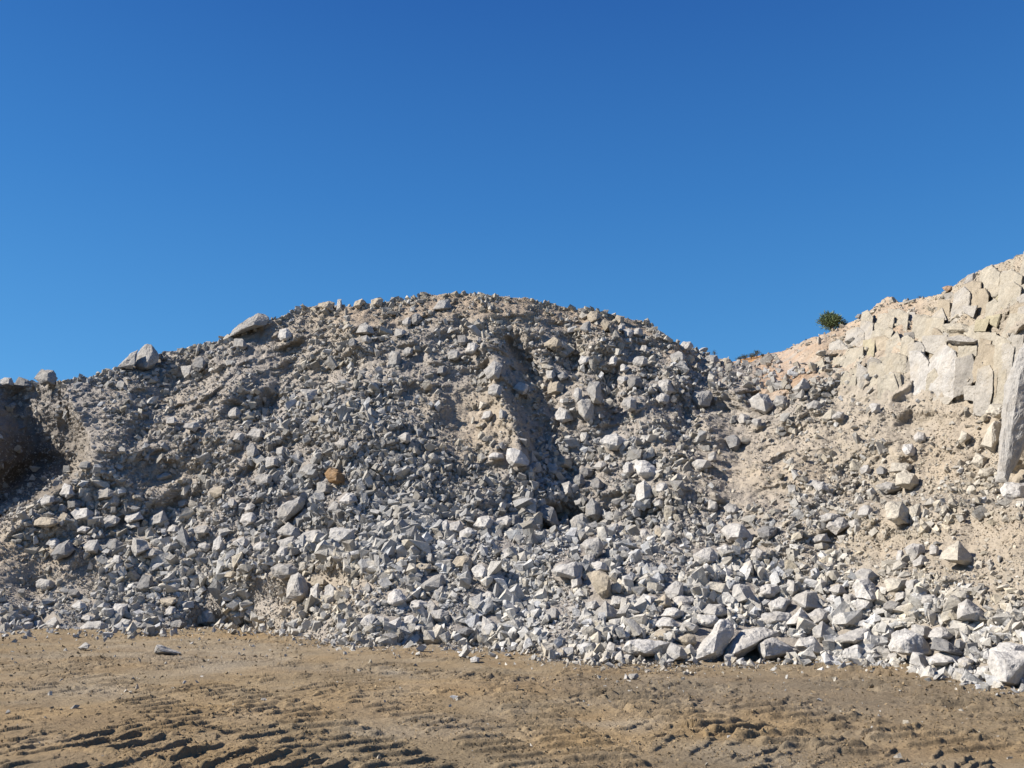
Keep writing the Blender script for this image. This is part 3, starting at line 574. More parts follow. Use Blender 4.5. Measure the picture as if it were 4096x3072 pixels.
('p', (2665,1552,66,70), None, None, None), ('p', (2650,1595,56,44), None, None, None), ('p', (2517,1615,62,64), None, None, None), ('d', (2540,1530,60,46), None, None, None), ('p', (2492,1520,46,34), None, None, None),
('d', [(2900,1749),(2940,1742),(2967,1767),(2945,1803),(2915,1794)], None, 'flat dark grey plate stuck in the dusty slope', 'the dark grey plate'),
('p', (2805,1862,78,56), None, None, None), ('p', (2850,1830,34,44), None, None, None), ('w', (2747,1385,60,36), None, 'whitish rock on the descending skyline right of the summit', 'the descending skyline rock'), ('g', (2712,1428,66,50), None, None, None), ('g', (2847,1440,66,36), None, None, None), ('t', (2903,1450,64,34), None, None, None), ('p', (2577,1397,40,36), None, None, None), ('t', (2378,1268,62,44), None, 'tan boulder just under the crest right of the summit', 'the tan crest boulder'), ('p', (2268,1233,32,32), None, None, None), ('g', (2343,1310,46,46), None, None, None), ('t', (2427,1302,50,46), None, None, None), ('t', (2478,1280,40,40), None, None, None), ('p', (2483,1312,40,42), None, None, None), ('p', (2515,1335,46,40), None, None, None), ('p', (2552,1330,42,36), None, None, None), ('t', (2212,1375,72,54), None, 'tan-grey boulder below the right summit shoulder', 'the shoulder boulder'), ('g', (2268,1340,42,32), None, None, None), ('p', (2335,1392,42,32), None, None, None), ('w', (2340,1440,56,36), None, None, None), ('w', (2452,1443,36,42), None, None, None), ('w', (2298,1490,42,28), None, None, None), ('p', (2560,1447,60,46), None, None, None), ('w', (2502,1475,42,38), None, None, None),
('w', (2455,1768,110,70), None, 'dust-covered white boulder right of the dark gully', 'the dust-covered boulder'), ('p', (2577,1760,38,42), None, None, None), ('t', (2255,1850,66,40), None, None, None), ('p', (2402,1862,54,40), None, None, None), ('d', (2345,1890,60,42), None, None, None), ('p', (2338,1750,36,42), None, None, None), ('p', (2975,1677,50,50), None, None, None), ('p', (3025,1692,40,36), None, None, None), ('y', (2530,1662,19,21), None, 'little yellowish stone on the upper right slope', None), ('p', (2800,1705,36,32), None, None, None), ('p', (2720,1712,36,34), None, None, None),
('p', [(3165,1559),(3215,1512),(3240,1532),(3240,1554),(3190,1581)], [(3210,1525,.3),(3195,1555,.5)], 'long pale block tilted below the left cliff columns', 'the tilted pale block'),
('g', (3125,1607,64,50), None, None, None), ('g', (3255,1622,62,42), None, None, None), ('p', (3354,1664,52,34), None, None, None), ('w', (3500,1632,46,42), None, None, None), ('w', (3637,1800,60,46), None, 'white block alone in the tan earth under the cliff', 'the block in the tan earth'), ('p', (3680,1750,50,46), None, None, None), ('c', (3858,1747,52,52), None, None, None),
('c', [(3926,1778),(3956,1711),(3981,1681),(4005,1691),(4001,1778),(3981,1813),(3951,1798)], [(3972,1700,.3),(3982,1760,.4),(3965,1790,.45)], 'tall cream boulder left of the giant grey slab', 'the tall cream boulder'),
('c', [(3946,1649),(3961,1617),(4045,1612),(4030,1644),(3996,1673),(3971,1668)], None, 'cream overhanging block at the top left of the giant grey slab', None),
('g', [(4150,1340),(4100,1366),(4070,1423),(4050,1497),(4022,1542),(4027,1621),(4042,1650),(4022,1750),(4002,1850),(3985,1930),(4030,1930),(4062,1830),(4096,1770),(4170,1640),(4180,1450)], [(4140,1400,.12),(4165,1600,.14),(4080,1500,.14),(4055,1660,.15),(4048,1820,.13),(4018,1905,.1)], 'giant leaning grey slab at the right picture edge', 'the giant grey slab'),
('w', [(4001,1956),(4020,1934),(4110,1932),(4112,1999),(4035,2008),(4010,1986)], None, 'pale flat block on the ledge under the giant grey slab', 'the ledge block at right'),
('c', (3918,1845,66,64), None, None, None), ('c', (3950,1892,80,46), None, None, None),
('c', [(3583,1941),(3588,1899),(3623,1882),(3662,1899),(3677,1936),(3643,1961)], None, 'large cream boulder in the tan earth of the right ledge', 'the large cream boulder'),
('c', (3603,1875,86,46), None, None, None), ('g', (3553,1952,100,46), None, None, None), ('p', (3461,1880,46,40), None, None, None), ('d', (3528,1885,50,42), None, None, None), ('w', (3284,1947,60,40), None, None, None), ('p', (3258,1935,60,36), None, None, None),
('c', [(3538,2036),(3548,2009),(3608,2009),(3637,2039),(3637,2095),(3593,2095),(3553,2075)], None, 'rounded cream boulder just below the right ledge', 'the rounded cream boulder'),
('c', (3662,2047,46,60), None, None, None), ('p', (3461,2045,66,50), None, None, None),
('p', [(3304,2110),(3319,2078),(3374,2073),(3396,2103),(3344,2140)], None, 'pale boulder with dark underside left of the rounded cream one', 'the dark-bellied boulder'),
('p', (3320,2068,86,36), None, None, None), ('d', [(3026,2120),(3051,2103),(3110,2108),(3105,2140),(3071,2170),(3036,2150)], None, 'dark grey block right of the long-tailed boulder', None), ('p', (3285,2152,82,38), None, None, None),
('p', [(3613,2195),(3652,2171),(3692,2178),(3697,2210),(3647,2247)], None, None, None), ('p', (3682,2248,66,52), None, None, None), ('p', (3737,2202,38,50), None, None, None),
('c', [(3754,2235),(3777,2198),(3836,2163),(3861,2198),(3899,2245),(3866,2262),(3792,2245)], None, 'peaked cream boulder in the tan bank at right', 'the peaked cream boulder'),
('p', (3603,2225,38,52), None, None, None),
('w', [(3409,2349),(3429,2317),(3473,2317),(3503,2342),(3528,2389),(3488,2409),(3424,2389)], [(3438,2325,.35),(3460,2352,.45),(3486,2398,.5)], 'big white block with a rough grey right side in the right heap', 'the rough-sided white block'),
('p', (3468,2300,100,56), None, None, None), ('c', (3583,2342,92,60), None, None, None), ('p', (3650,2350,62,62), None, None, None), ('p', (3615,2383,66,42), None, None, None), ('w', (3082,2362,86,52), None, None, None), ('p', [(3140,2359),(3150,2317),(3175,2322),(3192,2364),(3165,2389)], None, None, None), ('p', (3352,2360,78,46), None, None, None),
('p', [(3168,2394),(3230,2364),(3265,2372),(3296,2434),(3215,2443)], [(3228,2376,.35),(3222,2425,.5)], 'wide boulder with a big dark right face in the right heap', 'the dark right-faced boulder'),
('w', (3116,2418,96,62), None, None, None), ('w', (3332,2402,50,48), None, None, None), ('p', (3396,2400,76,50), None, None, None), ('w', (3456,2415,86,56), None, None, None), ('p', (3720,2397,66,40), None, None, None),
('p', [(3826,2478),(3831,2417),(3871,2397),(3906,2421),(3940,2458),(3931,2483)], [(3866,2408,.3),(3846,2465,.45),(3900,2450,.45)], 'big brownish-grey boulder with a cream block at its left', 'the big right-hand boulder'),
('c', (3795,2465,70,52), None, None, None),
('w', [(3140,2498),(3205,2427),(3240,2478),(3235,2503)], [(3203,2440,.35),(3185,2492,.5)], 'white pyramid with a dark right face behind the white chunky block', 'the white pyramid'),
('p', (3278,2465,92,62), None, None, None), ('p', (3103,2472,120,50), None, None, None), ('d', (3573,2428,82,46), None, None, None),
('p', [(3250,2520),(3290,2487),(3338,2532),(3338,2552),(3282,2565),(3257,2552)], [(3290,2498,.35),(3282,2548,.5)], 'five-sided block with a dark notch in the lower right heap', 'the five-sided block'),
('w', (3465,2498,64,42), None, None, None),
('p', [(3343,2557),(3399,2522),(3481,2514),(3497,2553),(3424,2573),(3359,2569)], None, 'long grey slab lying flat over a shadow at lower right', 'the long flat slab'),
('w', [(3554,2585),(3570,2538),(3619,2510),(3664,2538),(3717,2577),(3729,2616),(3635,2622),(3562,2605)], [(3660,2542,.3),(3634,2562,.45),(3634,2612,.5),(3585,2575,.4)], 'largest white boulder at the right toe with shaded right half', 'the largest toe boulder'),
('p', (3680,2530,100,62), None, None, None), ('d', [(3721,2597),(3733,2551),(3766,2551),(3863,2614),(3847,2626),(3745,2601)], None, 'dark-striped slab sloping down behind the right toe rocks', 'the dark-striped slab'), ('p', (3765,2535,112,56), None, None, None),
('w', [(3367,2630),(3379,2599),(3428,2581),(3452,2595),(3458,2630),(3432,2644)], [(3430,2590,.35),(3430,2636,.5)], 'white rock with a dark right side at the mud edge', 'the mud edge white rock'),
('p', (3572,2628,56,34), None, None, None),
('w', [(3640,2650),(3652,2608),(3697,2612),(3753,2671),(3692,2681)], [(3672,2622,.4),(3690,2670,.5)], 'tilted block showing a dark square face at the mud edge', 'the dark square-faced block'),
('w', (3770,2635,132,52), None, None, None), ('p', (3860,2655,66,52), None, None, None), ('w', (3937,2688,64,54), None, 'white rock leaning on the great white block at lower right', None),
('w', [(3957,2646),(3969,2612),(4042,2603),(4112,2607),(4112,2740),(4026,2738),(3977,2715)], [(3985,2625,.35),(4020,2640,.5),(4025,2725,.5),(4100,2640,.5)], 'great white block in the lower right corner of the heap', 'the great white block'),
('w', [(3957,2605),(3998,2571),(4110,2577),(4112,2625),(3990,2630)], None, 'flat white slab lying on top of the great white block', None),
('w', [(3175,2585),(3197,2551),(3250,2546),(3315,2612),(3305,2632),(3215,2605)], None, 'white slab sloping right between chunky block and mud edge', None),
('w', (3238,2622,58,32), None, None, None), ('d', (3840,2580,44,46), None, None, None),
('g', [(3851,1138),(3871,1101),(3896,1093),(3904,1108),(3885,1128)], None, 'grey boulder perched on the ridge line above the cliff', 'the perched ridge boulder'),
('o', (3790,1155,46,26), None, 'orange-pink rock on the ridge line above the cliff', None), ('d', (3436,1266,30,20), None, 'dark rock on the orange ridge beside the mound', None), ('p', (3395,1292,34,24), None, None, None),
]
def rsize(b):
    if isinstance(b[1], tuple) and len(b) == 5 and not isinstance(b[1][0], tuple): cx, cy, w, h = b[1]; return cx, cy, w, h
    p = np.array(b[1], float); lo, hi = p.min(0), p.max(0); return (*(0.5 * (lo + hi)), *(hi - lo))
small = sorted([k for k, b in enumerate(R_) if b[3] is None and b[4] is None], key=lambda k: rsize(R_[k])[2] * rsize(R_[k])[3])
R_ = [b for k, b in enumerate(R_) if k not in set(small[:MAX_CUT])]
def toe_at(px): return float(np.interp(px, TOE[:, 0], TOE[:, 1]))
def surf_Y(px, py):
    if py > toe_at(px) - 4: return float(ground_Y(py))
    return float(slope_at(np.array([px]), np.array([py]))[0][0, 1])
def make_rock(name, tone, outline, inner, r, mat, lean=0.45, lift=0.15, jit=0.06, levels=None, thick=0.5, parent=None, Yf=None, amt=1.0, soft=0.12, tones=None):
    o = np.array(outline, float); lo, hi = o.min(0), o.max(0); c = 0.5 * (lo + hi); d = hi - lo
    if Yf is None:
        y0 = min(surf_Y(c[0] + k * d[0], lo[1] + q * d[1]) for k, q in ((0, .8), (-.3, .72), (.3, .72), (0, .6)))
        s = 0.5 * d.sum() * y0 / F; y0 -= lift * s
        Yf = lambda a, b: y0
    s = 0.5 * d.sum() * Yf(*c) / F
    pts = rock_points(outline, inner, Yf, s, r, thick, lean)
    v, f = hull([Vector(p) for p in pts])
    px_ = d.sum() / 2
    lv = levels if levels is not None else (4 if px_ > 130 else 3 if px_ > 48 else 2)
    v, f = weather(v, f, s, lv, amt, soft)
    org = v.mean(0); org[2] = v[:, 2].min() + 0.1 * s
    base = np.array((tones or TONES)[tone][0]) * (1 + r.normal(0, jit))
    colr = np.clip(base * (fbm(v, s * 0.6, 2, 33)[:, None] * 0.05 + 1), 0.02, 0.8)
    me = mesh_np(name, v - org, f, mat, colr, False)
    ob = obj(name, me, parent); ob.location = org if parent is None else org - np.array(parent.location)
    return ob
r = np.random.default_rng(11)
LM = [(rsize(b)[0], rsize(b)[1], b[4]) for b in R_ if b[4]]
ORD = ['', 'second ', 'third ', 'fourth ', 'fifth ', 'sixth ', 'seventh ', 'eighth ']
def shape_word(w, h):
    a = w / h
    return 'flat' if a > 1.75 else 'wide' if a > 1.3 else 'upright' if a < 0.8 else 'blocky'
autos = []
for b in R_:
    cx, cy, w, h = rsize(b)
    if b[3] is None:
        dd = sorted((math.hypot(cx - x, (cy - y) * 1.2), x, y, ref) for x, y, ref in LM)[0]
        dx, dy = cx - dd[1], cy - dd[2]
        hor = 'right' if dx > 0 else 'left'; ver = 'below' if dy > 0 else 'above'
        if abs(dx) > 2.2 * abs(dy): where = f'{hor} of'
        elif abs(dy) > 2.2 * abs(dx): where = ver
        else: where = f'{ver} and {hor} of'
        autos.append([b, TONES[b[0]][1], shape_word(w, h), where, dd[3], dd[0]])
keys = {}
for a_ in sorted(autos, key=lambda q: q[5]):
    k = tuple(a_[1:5]); keys.setdefault(k, []).append(a_)
labels = {}
for k, v in keys.items():
    for n_, a_ in enumerate(v):
        noun = 'stone' if max(rsize(a_[0])[2:]) < 40 else 'rock' if max(rsize(a_[0])[2:]) < 62 else 'boulder'
        pre = 'nearest ' if n_ == 0 and len(v) > 1 else (ORD[n_] + 'nearest ' if n_ else '')
        labels[id(a_[0])] = f'{pre}{k[1]} {k[0]} {noun} {k[2]} {k[3]}'
FOOT = []
for b in R_:
    cx, cy, w, h = rsize(b)
    outline = box_outline(cx, cy, w, h, r) if not isinstance(b[1], list) else b[1]
    big = max(w, h)
    noun = 'stone' if big < 40 else 'boulder'
    on_mud = cy > toe_at(cx) + 5
    lean = 0.15 if cy > toe_at(cx) - 60 else 0.5
    th = 0.5
    if cx > 3960 and cy > 1300 and cy < 1700 and h > 300: lean, th = 0.25, 0.22
    if w > 1.8 * h: th = 0.8
    ob = make_rock(noun, b[0], outline, b[2], r, M_ROCK, lean, 0.3, thick=th)
    FOOT.append((cx, cy, w, h))
    tag(ob, b[3] or labels[id(b)], noun, 'stones scattered along the mud edge' if on_mud else 'boulders lying on the rubble slope')

# ------------------------------------------------------------------ the cliff: one outcrop, its joint blocks are its parts
def z4(l): return [(2996 + .4973 * x, 1000 + .4973 * y) for x, y in l]
CL = [
 ('c', [(790,805),(912,790),(908,930),(850,1022),(745,1018)], None), ('g', [(735,762),(800,772),(775,857),(718,842)], None), ('c', [(685,868),(772,862),(755,957),(668,942)], None), ('p', [(660,948),(752,960),(738,1018),(650,1022)], None), ('p', [(640,1080),(690,1020),(745,1032),(725,1112),(680,1132)], None),
 ('c', [(1020,600),(1095,610),(1155,658),(1110,742),(1080,800),(1060,892),(1013,892)], [(1095,640,.5),(1085,735,.6),(1030,860,.3)]), ('c', [(935,660),(1012,650),(1012,722),(962,727),(928,702)], None), ('y', [(925,735),(1010,720),(1000,852),(920,932)], None), ('c', [(1110,742),(1190,658),(1240,790),(1238,847),(1098,852)], None), ('c', [(1058,868),(1232,852),(1217,1002),(1048,1032)], None),
 ('c', [(1050,1034),(1162,1004),(1192,1150),(1242,1240),(1150,1235),(1040,1190)], None), ('g', [(962,900),(1000,880),(1057,900),(1035,1182),(955,1172)], None), ('p', [(868,900),(952,970),(942,1172),(860,1142)], [(890,960,.4),(900,1100,.5)]), ('c', [(750,1024),(862,1024),(850,1132),(738,1102)], None), ('g', [(1225,880),(1300,900),(1292,1022),(1220,1032)], None),
 ('w', [(1300,828),(1382,830),(1442,900),(1422,1002),(1402,1172),(1308,1182)], None), ('w', [(1442,912),(1500,850),(1570,770),(1642,830),(1672,900),(1662,1082),(1642,1172),(1540,1192),(1420,1172),(1424,1012)], [(1500,900,.14),(1620,880,.14),(1630,1120,.14),(1450,1130,.14)]), ('g', [(1672,890),(1790,850),(1832,990),(1800,1052),(1730,1152),(1652,1182)], None), ('t', [(1830,870),(1882,840),(1882,1002),(1810,1062),(1790,1002)], None), ('p', [(1740,1102),(1882,1090),(1902,1142),(1830,1212),(1740,1202)], None),
 ('p', [(1590,700),(1702,690),(1832,720),(1812,762),(1690,772),(1590,742)], [(1700,735,.8),(1790,740,.7),(1610,725,.7)]), ('c', [(1990,690),(2102,750),(2062,1002),(1960,1032),(1980,850)], None), ('g', [(1880,870),(1952,880),(1942,1012),(1880,1022)], None), ('y', [(1830,560),(1932,560),(1900,652),(1818,652)], None), ('y', [(1900,540),(2022,520),(1990,622),(1940,592)], None), ('y', [(2040,330),(2052,430),(2032,522),(1990,482),(1950,430)], None), ('g', [(1570,360),(1632,340),(1665,400),(1600,432)], None), ('p', [(1468,540),(1552,470),(1585,560),(1500,592)], None), ('p', [(1720,460),(1832,450),(1802,542),(1730,502)], None), ('c', [(2130,340),(2230,270),(2230,422),(2130,412)], None), ('p', [(2130,430),(2230,425),(2230,510),(2150,490)], [(2200,440,.7),(2160,440,.7)]),
 ('p', [(2130,160),(2040,180),(2042,292),(2120,292)], None), ('g', [(1250,670),(1322,660),(1324,732),(1250,742)], [(1265,690,.6),(1262,725,.7)]), ('c', [(510,970),(530,920),(590,880),(612,960),(600,1002)], None), ('p', [(330,960),(432,990),(420,1032),(338,1012)], None), ('c', [(1820,280),(1922,260),(1902,392),(1828,382)], None), ('c', [(1930,280),(2042,300),(1990,372),(1902,382)], None), ('w', [(1232,1160),(1310,1150),(1312,1242),(1240,1246)], None), ('c', [(2100,80),(2192,100),(2190,170),(2110,150)], None), ('c', [(1240,860),(1292,760),(1380,760),(1370,825),(1290,880)], None), ('p', [(1400,700),(1585,690),(1580,760),(1490,840),(1410,800)], None), ('c', [(1690,780),(1830,770),(1825,850),(1690,885)], None), ('c', [(1835,670),(1985,670),(1975,860),(1890,860),(1838,800)], None), ('p', [(860,700),(922,640),(918,730),(905,785),(850,780)], None), ('c', [(1150,1000),(1215,1005),(1232,1150),(1235,1225),(1195,1150)], None), ('g', [(1390,1160),(1420,1120),(1430,1180),(1400,1220)], None), ('c', [(2105,520),(2230,520),(2230,740),(2110,745),(2040,690)], None), ('c', [(1560,600),(1700,590),(1810,640),(1800,685),(1590,690)], [(1600,640,.6),(1720,640,.7)]), ('p', [(1250,510),(1330,500),(1340,560),(1270,580)], None), ('c', [(2040,420),(2130,430),(2140,515),(2045,520)], None), ('p', [(1420,1190),(1500,1195),(1640,1185),(1600,1240),(1450,1240)], None),
]
CLIFF_TONES = {'w': ((.45, .43, .40),), 'p': ((.385, .36, .32),), 'g': ((.29, .27, .24),), 'c': ((.39, .355, .29),), 't': ((.35, .30, .23),), 'y': ((.385, .345, .245),)}
cliff = empty('cliff', at(3700, 1620, 28.5))
tag(cliff, 'pale cream jointed rock cliff above the tan bank at right', 'cliff')
quad = np.array([(3330, 1450), (3480, 1320), (3700, 1330), (3900, 1180), (4120, 1080), (4120, 1350), (4010, 1560), (3700, 1620), (3420, 1580), (3320, 1540)], float)
def inside_poly(a, b, q):
    c = False
    for (x0, y0), (x1, y1) in zip(q, np.roll(q, -1, 0)):
        if (y0 > b) != (y1 > b) and a < (x1 - x0) * (b - y0) / (y1 - y0) + x0: c = not c
    return c
FILL = []
while len(FILL) < 48:
    a, b = r.uniform(3320, 4110), r.uniform(1090, 1620)
    if inside_poly(a, b, quad) and all(math.hypot(a - x, (b - y) * .8) > 44 for x, y in [f_[1] for f_ in FILL]):
        w, h = r.uniform(38, 74), r.uniform(100, 230); dip = 0.10 * h + r.normal(0, 4)
        FILL.append((r.choice(['c', 'p', 'c', 'c', 't', 'p']), (a, b), [((x - 2996) / .4973, (y - 1000) / .4973) for x, y in [(a + sx * w / 2 - sy * dip / 2 + r.normal(0, 3), b + sy * h / 2 + r.normal(0, 7)) for sx, sy in ((-1, -1), (0.1, -1.08), (1, -.9), (1, .1), (.95, 1), (-.1, 1.06), (-1, .92), (-1.03, 0))]]))
for tone, outl, inn in [(t_, [q for q in o_], i_) for t_, o_, i_ in CL] + [(f_[0], f_[2], 'fill') for f_ in FILL]:
    fill = inn == 'fill'; inn = None if fill else inn
    o = z4(outl); inn = [(*z4([(a, b)])[0], d) for a, b, d in inn] if inn else None
    q = np.array(o); lo, hi = q.min(0), q.max(0); c = 0.5 * (lo + hi)
    o = [(c[0] + (a - c[0]) * 1.12, c[1] + (b - c[1]) * 1.09) for a, b in o]
    A = np.array([[1, a - c[0], b - c[1]] for a, b in o + [tuple(c)]]); y = base_Y(np.array([[a] for a, b in o + [tuple(c)]]), np.array([[b] for a, b in o + [tuple(c)]]))[:, 0]
    fit = np.linalg.lstsq(A, y, rcond=None)[0]; off = r.uniform(-.20, .14) + (0.12 if (hi - lo).max() < 55 else 0)
    Yf = lambda a, b, fit=fit, c=c, off=off: float(fit[0] + 0.9 * fit[1] * (a - c[0]) + 0.5 * fit[2] * (b - c[1])) + off + (0.22 if fill else -0.05)
    lum = hi[1] - lo[1]; sz = 0.5 * ((hi - lo).sum()) * Yf(*c) / F
    if inn is None:
        gx_, gy_ = r.normal(0, .02, 2); k0 = min(0.22, 0.22 / sz)
        inn = [(c[0] + (a - c[0]) * .95, c[1] + (b - c[1]) * .96, k0 * r.uniform(.9, 1.2) + gx_ * np.sign(a - c[0]) + gy_ * np.sign(b - c[1])) for a, b in o]
    ob = make_rock('rock_block' if lum < 1.6 * (hi[0] - lo[0]) else 'rock_column', tone, o, inn, r, M_CLIFF, 0.0, 0.0, 0.03, 5 if lum > 130 else 4 if lum > 50 else 3, 0.8, cliff, Yf, 0.8, 0.04, CLIFF_TONES)

# ------------------------------------------------------------------ loose rubble, too many to count
def proto(n, r):
    u = r.normal(size=(n, 3)); u /= np.linalg.norm(u, axis=1, keepdims=True); u *= r.uniform(.75, 1.1, (n, 1))
    return hull([Vector(x) for x in u])
def proto_block(r):
    c = np.array([[x, y, z] for x in (-1, 1) for y in (-1, 1) for z in (-1, 1)], float) * 0.62 * r.uniform(.75, 1.2, (1, 3))
    c = c + r.normal(0, .17, (8, 3)); k = int(r.integers(0, 8)); c[k] *= r.uniform(.3, .7)
    return hull([Vector(x) for x in c])
PROTO = [proto_block(r) if q % 5 < 3 else proto(int(r.integers(8, 12)), r) for q in range(80)]
PROTO_L = []
for q in range(70):
    v_, f_ = proto_block(r) if q % 5 < 3 else proto(int(r.integers(8, 12)), r)
    v_, f_ = subdiv(v_, f_); v_ = relax(v_, f_, .10); n_ = vnorm(v_, f_)
    PROTO_L.append((v_ + n_ * (fbm(v_ + 5.0 * q, .8, 2, 7) * 0.13)[:, None], f_))
PROTO_S = [proto(int(r.integers(6, 8)), r) for _ in range(24)]
def rotations(n, r):
    q = r.normal(size=(n, 4)); q /= np.linalg.norm(q, axis=1, keepdims=True); w, x, y, z = q.T
    return np.stack([np.stack([1 - 2 * (y * y + z * z), 2 * (x * y - z * w), 2 * (x * z + y * w)], -1), np.stack([2 * (x * y + z * w), 1 - 2 * (x * x + z * z), 2 * (y * z - x * w)], -1), np.stack([2 * (x * z - y * w), 2 * (y * z + x * w), 1 - 2 * (x * x + y * y)], -1)], 1)
def scatter(name, pos, size, colr, protos, r, mat, flat=0.75):
    n = len(pos); which = r.integers(0, len(protos), n); V, T, K = [], [], []; base = 0
    for k, (pv, pf) in enumerate(protos):
        m = which == k; c = int(m.sum())
        if not c: continue
        sc = np.stack([r.uniform(.85, 1.55, c), r.uniform(.65, 1.05, c), flat * r.uniform(.55, 1.4, c)], -1)
        R = rotations(c, r)
        q = np.einsum('nij,nvj->nvi', R, pv[None] * sc[:, None]) * (0.5 * size[m])[:, None, None] + pos[m][:, None]
        V.append(q.reshape(-1, 3)); T.append((pf[None] + (np.arange(c) * len(pv))[:, None, None]).reshape(-1, 3) + base)
        K.append(np.repeat(colr[m], len(pv), 0)); base += c * len(pv)
    return obj(name, mesh_np(name, np.concatenate(V), np.concatenate(T), mat, np.concatenate(K), False))
def stone_cols(n, r, tint, bright=1.0):
    g = np.clip(r.normal(.40, .08, n) * bright, .22, .58)[:, None]
    warm = np.clip(r.normal(.042, .033, n) + 0.018 * (tint - 3), -.015, .16)[:, None]
    return np.clip(g * np.concatenate([1 + warm, 1 + 0.15 * warm, 1 - 1.25 * warm - .015], 1), 0.05, 0.7)
def pick(n, r, power=1.0, fines=False):
    px = r.uniform(-120, 4230, n); u = r.uniform(0, 1, n)
    t0 = np.interp(px, TOE[:, 0], TOE[:, 1]) + 14 + 34 * r.uniform(0, 1, n) ** 3; c0 = np.interp(px, CREST[:, 0], CREST[:, 1])
    py = t0 + (c0 - t0) * u
    w = (t0 - c0) / 1450 * (samp(DENS, px, py) / 9) ** power
    cl = (px > 3330) & (py > 1330 + 0.2 * (3700 - px)) & (py < 1620)
    w = np.where(cl, w * 0.25, w)
    p3 = np.stack([px, py, np.zeros(n)], -1)
    if not fines:
        q3 = np.stack([(px + 0.35 * (py - 1900) * np.sign(px - 1500)) / 75, py / 240, np.zeros(n)], -1)
        w = w * np.clip(0.8 + 0.55 * fbm(p3, 120, 2, 201) + 0.55 * fbm(q3, 1.0, 2, 211), 0.04, 1.35) * (1 - 0.95 * np.clip(1.15 * blobs(CHUTES, px, py), 0, 1))
        if power > 2.5: w = w * (0.35 + 0.65 * sstep(700, 1500, px))
    else:
        w = w * (1 - 0.45 * np.clip(blobs(CHUTES, px, py), 0, 1))
        w = w * (1 - 0.8 * sstep(2985, 3060, px) * (1 - sstep(3600, 3760, px)) * sstep(0.76, 0.88, u))
    k = r.uniform(0, 1, n) < w; px, py = px[k], py[k]
    inside = np.zeros(len(px), bool)
    for cx, cy, bw, bh in FOOT: inside |= ((px - cx) / (0.48 * bw + 5)) ** 2 + ((py - (cy - (0.08 if bw < 90 else -0.06) * bh)) / ((0.44 if bw < 90 else 0.56) * bh + 5)) ** 2 < 1
    return px[~inside], py[~inside]
def rubble(n, lo, hi, r, power, protos, grow=True, name=None, sink=0.18):
    px, py = pick(n, r, power, hi < 20)
    s = lo * (hi / lo) ** (r.uniform(0, 1, len(px)) ** (1.7 if hi < 54 else 1.25))
    if hi > 20: s = s * np.clip(1 + 0.4 * fbm(np.stack([px, py, 0 * px], -1), 150, 2, 231), .55, 1.5)
    if grow: s = s * (0.72 + 0.55 * np.clip((py - 1250) / 1300, 0, 1)) * np.where((py > 2350) & (px > 2300), 1.15, 1)
    p, nn = slope_at(px, py); toe_ = np.interp(px, TOE[:, 0], TOE[:, 1])
    gp = at(px, py, np.minimum(ground_Y(py), 60)); below = py > toe_; p = np.where(below[:, None], gp, p)
    sz = s * p[:, 1] / F
    up = np.where(below[:, None], np.array([0, 0, 1.0]), nn); up[:, 2] += 0.3
    p = p + up * (sink * sz)[:, None]
    cs = stone_cols(len(px), r, samp(TINT, px, py), (0.97 + 0.13 * sstep(2050, 2350, py) + 0.12 * sstep(2250, 2500, py) * sstep(1900, 2700, px)) * (1 - 0.13 * np.clip(blobs([(1600, 1900, 550, 280, 1), (2250, 2020, 260, 120, 1)], px, py), 0, 1)))  # blobs darken the talus stones, painting in the shading of their steeper slope
    if hi < 20:   # fines take the colour of the dirt they lie in
        k = r.uniform(.25, .85, (len(px), 1)) * np.clip(0.5 + blobs(CHUTES, px, py), 0, 1)[:, None]; cs = cs * (1 - k) + 1.12 * tint_col(samp(TINT, px, py)) * r.uniform(.8, 1.15, (len(px), 1)) * k
    return p, sz, cs
def crest_set(n):
    px = r.uniform(-60, 2980, n); px = px[r.uniform(0, 1, n) < np.clip(0.45 + 0.9 * fbm(np.stack([px, px * 0, px * 0], -1), 70, 2, 431), 0.03, 1)]; n = len(px); py = np.interp(px, CREST[:, 0], CREST[:, 1]) + 26 * r.uniform(0, 1, n) ** 1.5; s = 8 * 5.5 ** (r.uniform(0, 1, n) ** 2.2)
    p, nn = slope_at(px, py); sz = s * p[:, 1] / F; p[:, 2] += 0.02 * sz; return p, sz, stone_cols(n, r, samp(TINT, px, py) + 2.0, 0.95)
A_ = [rubble(66000, 12, 40, r, 1.4, PROTO), crest_set(1500)]
P1, S1, C1 = [np.concatenate(z) for z in zip(*A_)]
P3, S3, C3 = rubble(20000, 24, 58, r, 3.0, PROTO, True, None, 0.2)
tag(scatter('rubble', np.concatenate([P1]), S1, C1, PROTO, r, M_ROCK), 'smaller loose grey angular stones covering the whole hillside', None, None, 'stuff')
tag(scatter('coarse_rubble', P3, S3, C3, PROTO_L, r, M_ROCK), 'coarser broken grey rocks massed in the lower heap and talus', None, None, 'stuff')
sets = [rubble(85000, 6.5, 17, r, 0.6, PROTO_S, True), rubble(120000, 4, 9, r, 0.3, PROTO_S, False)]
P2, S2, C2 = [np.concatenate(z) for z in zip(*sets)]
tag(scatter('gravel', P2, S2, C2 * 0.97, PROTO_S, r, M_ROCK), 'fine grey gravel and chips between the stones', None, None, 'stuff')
print('stones', len(P1), len(P2))
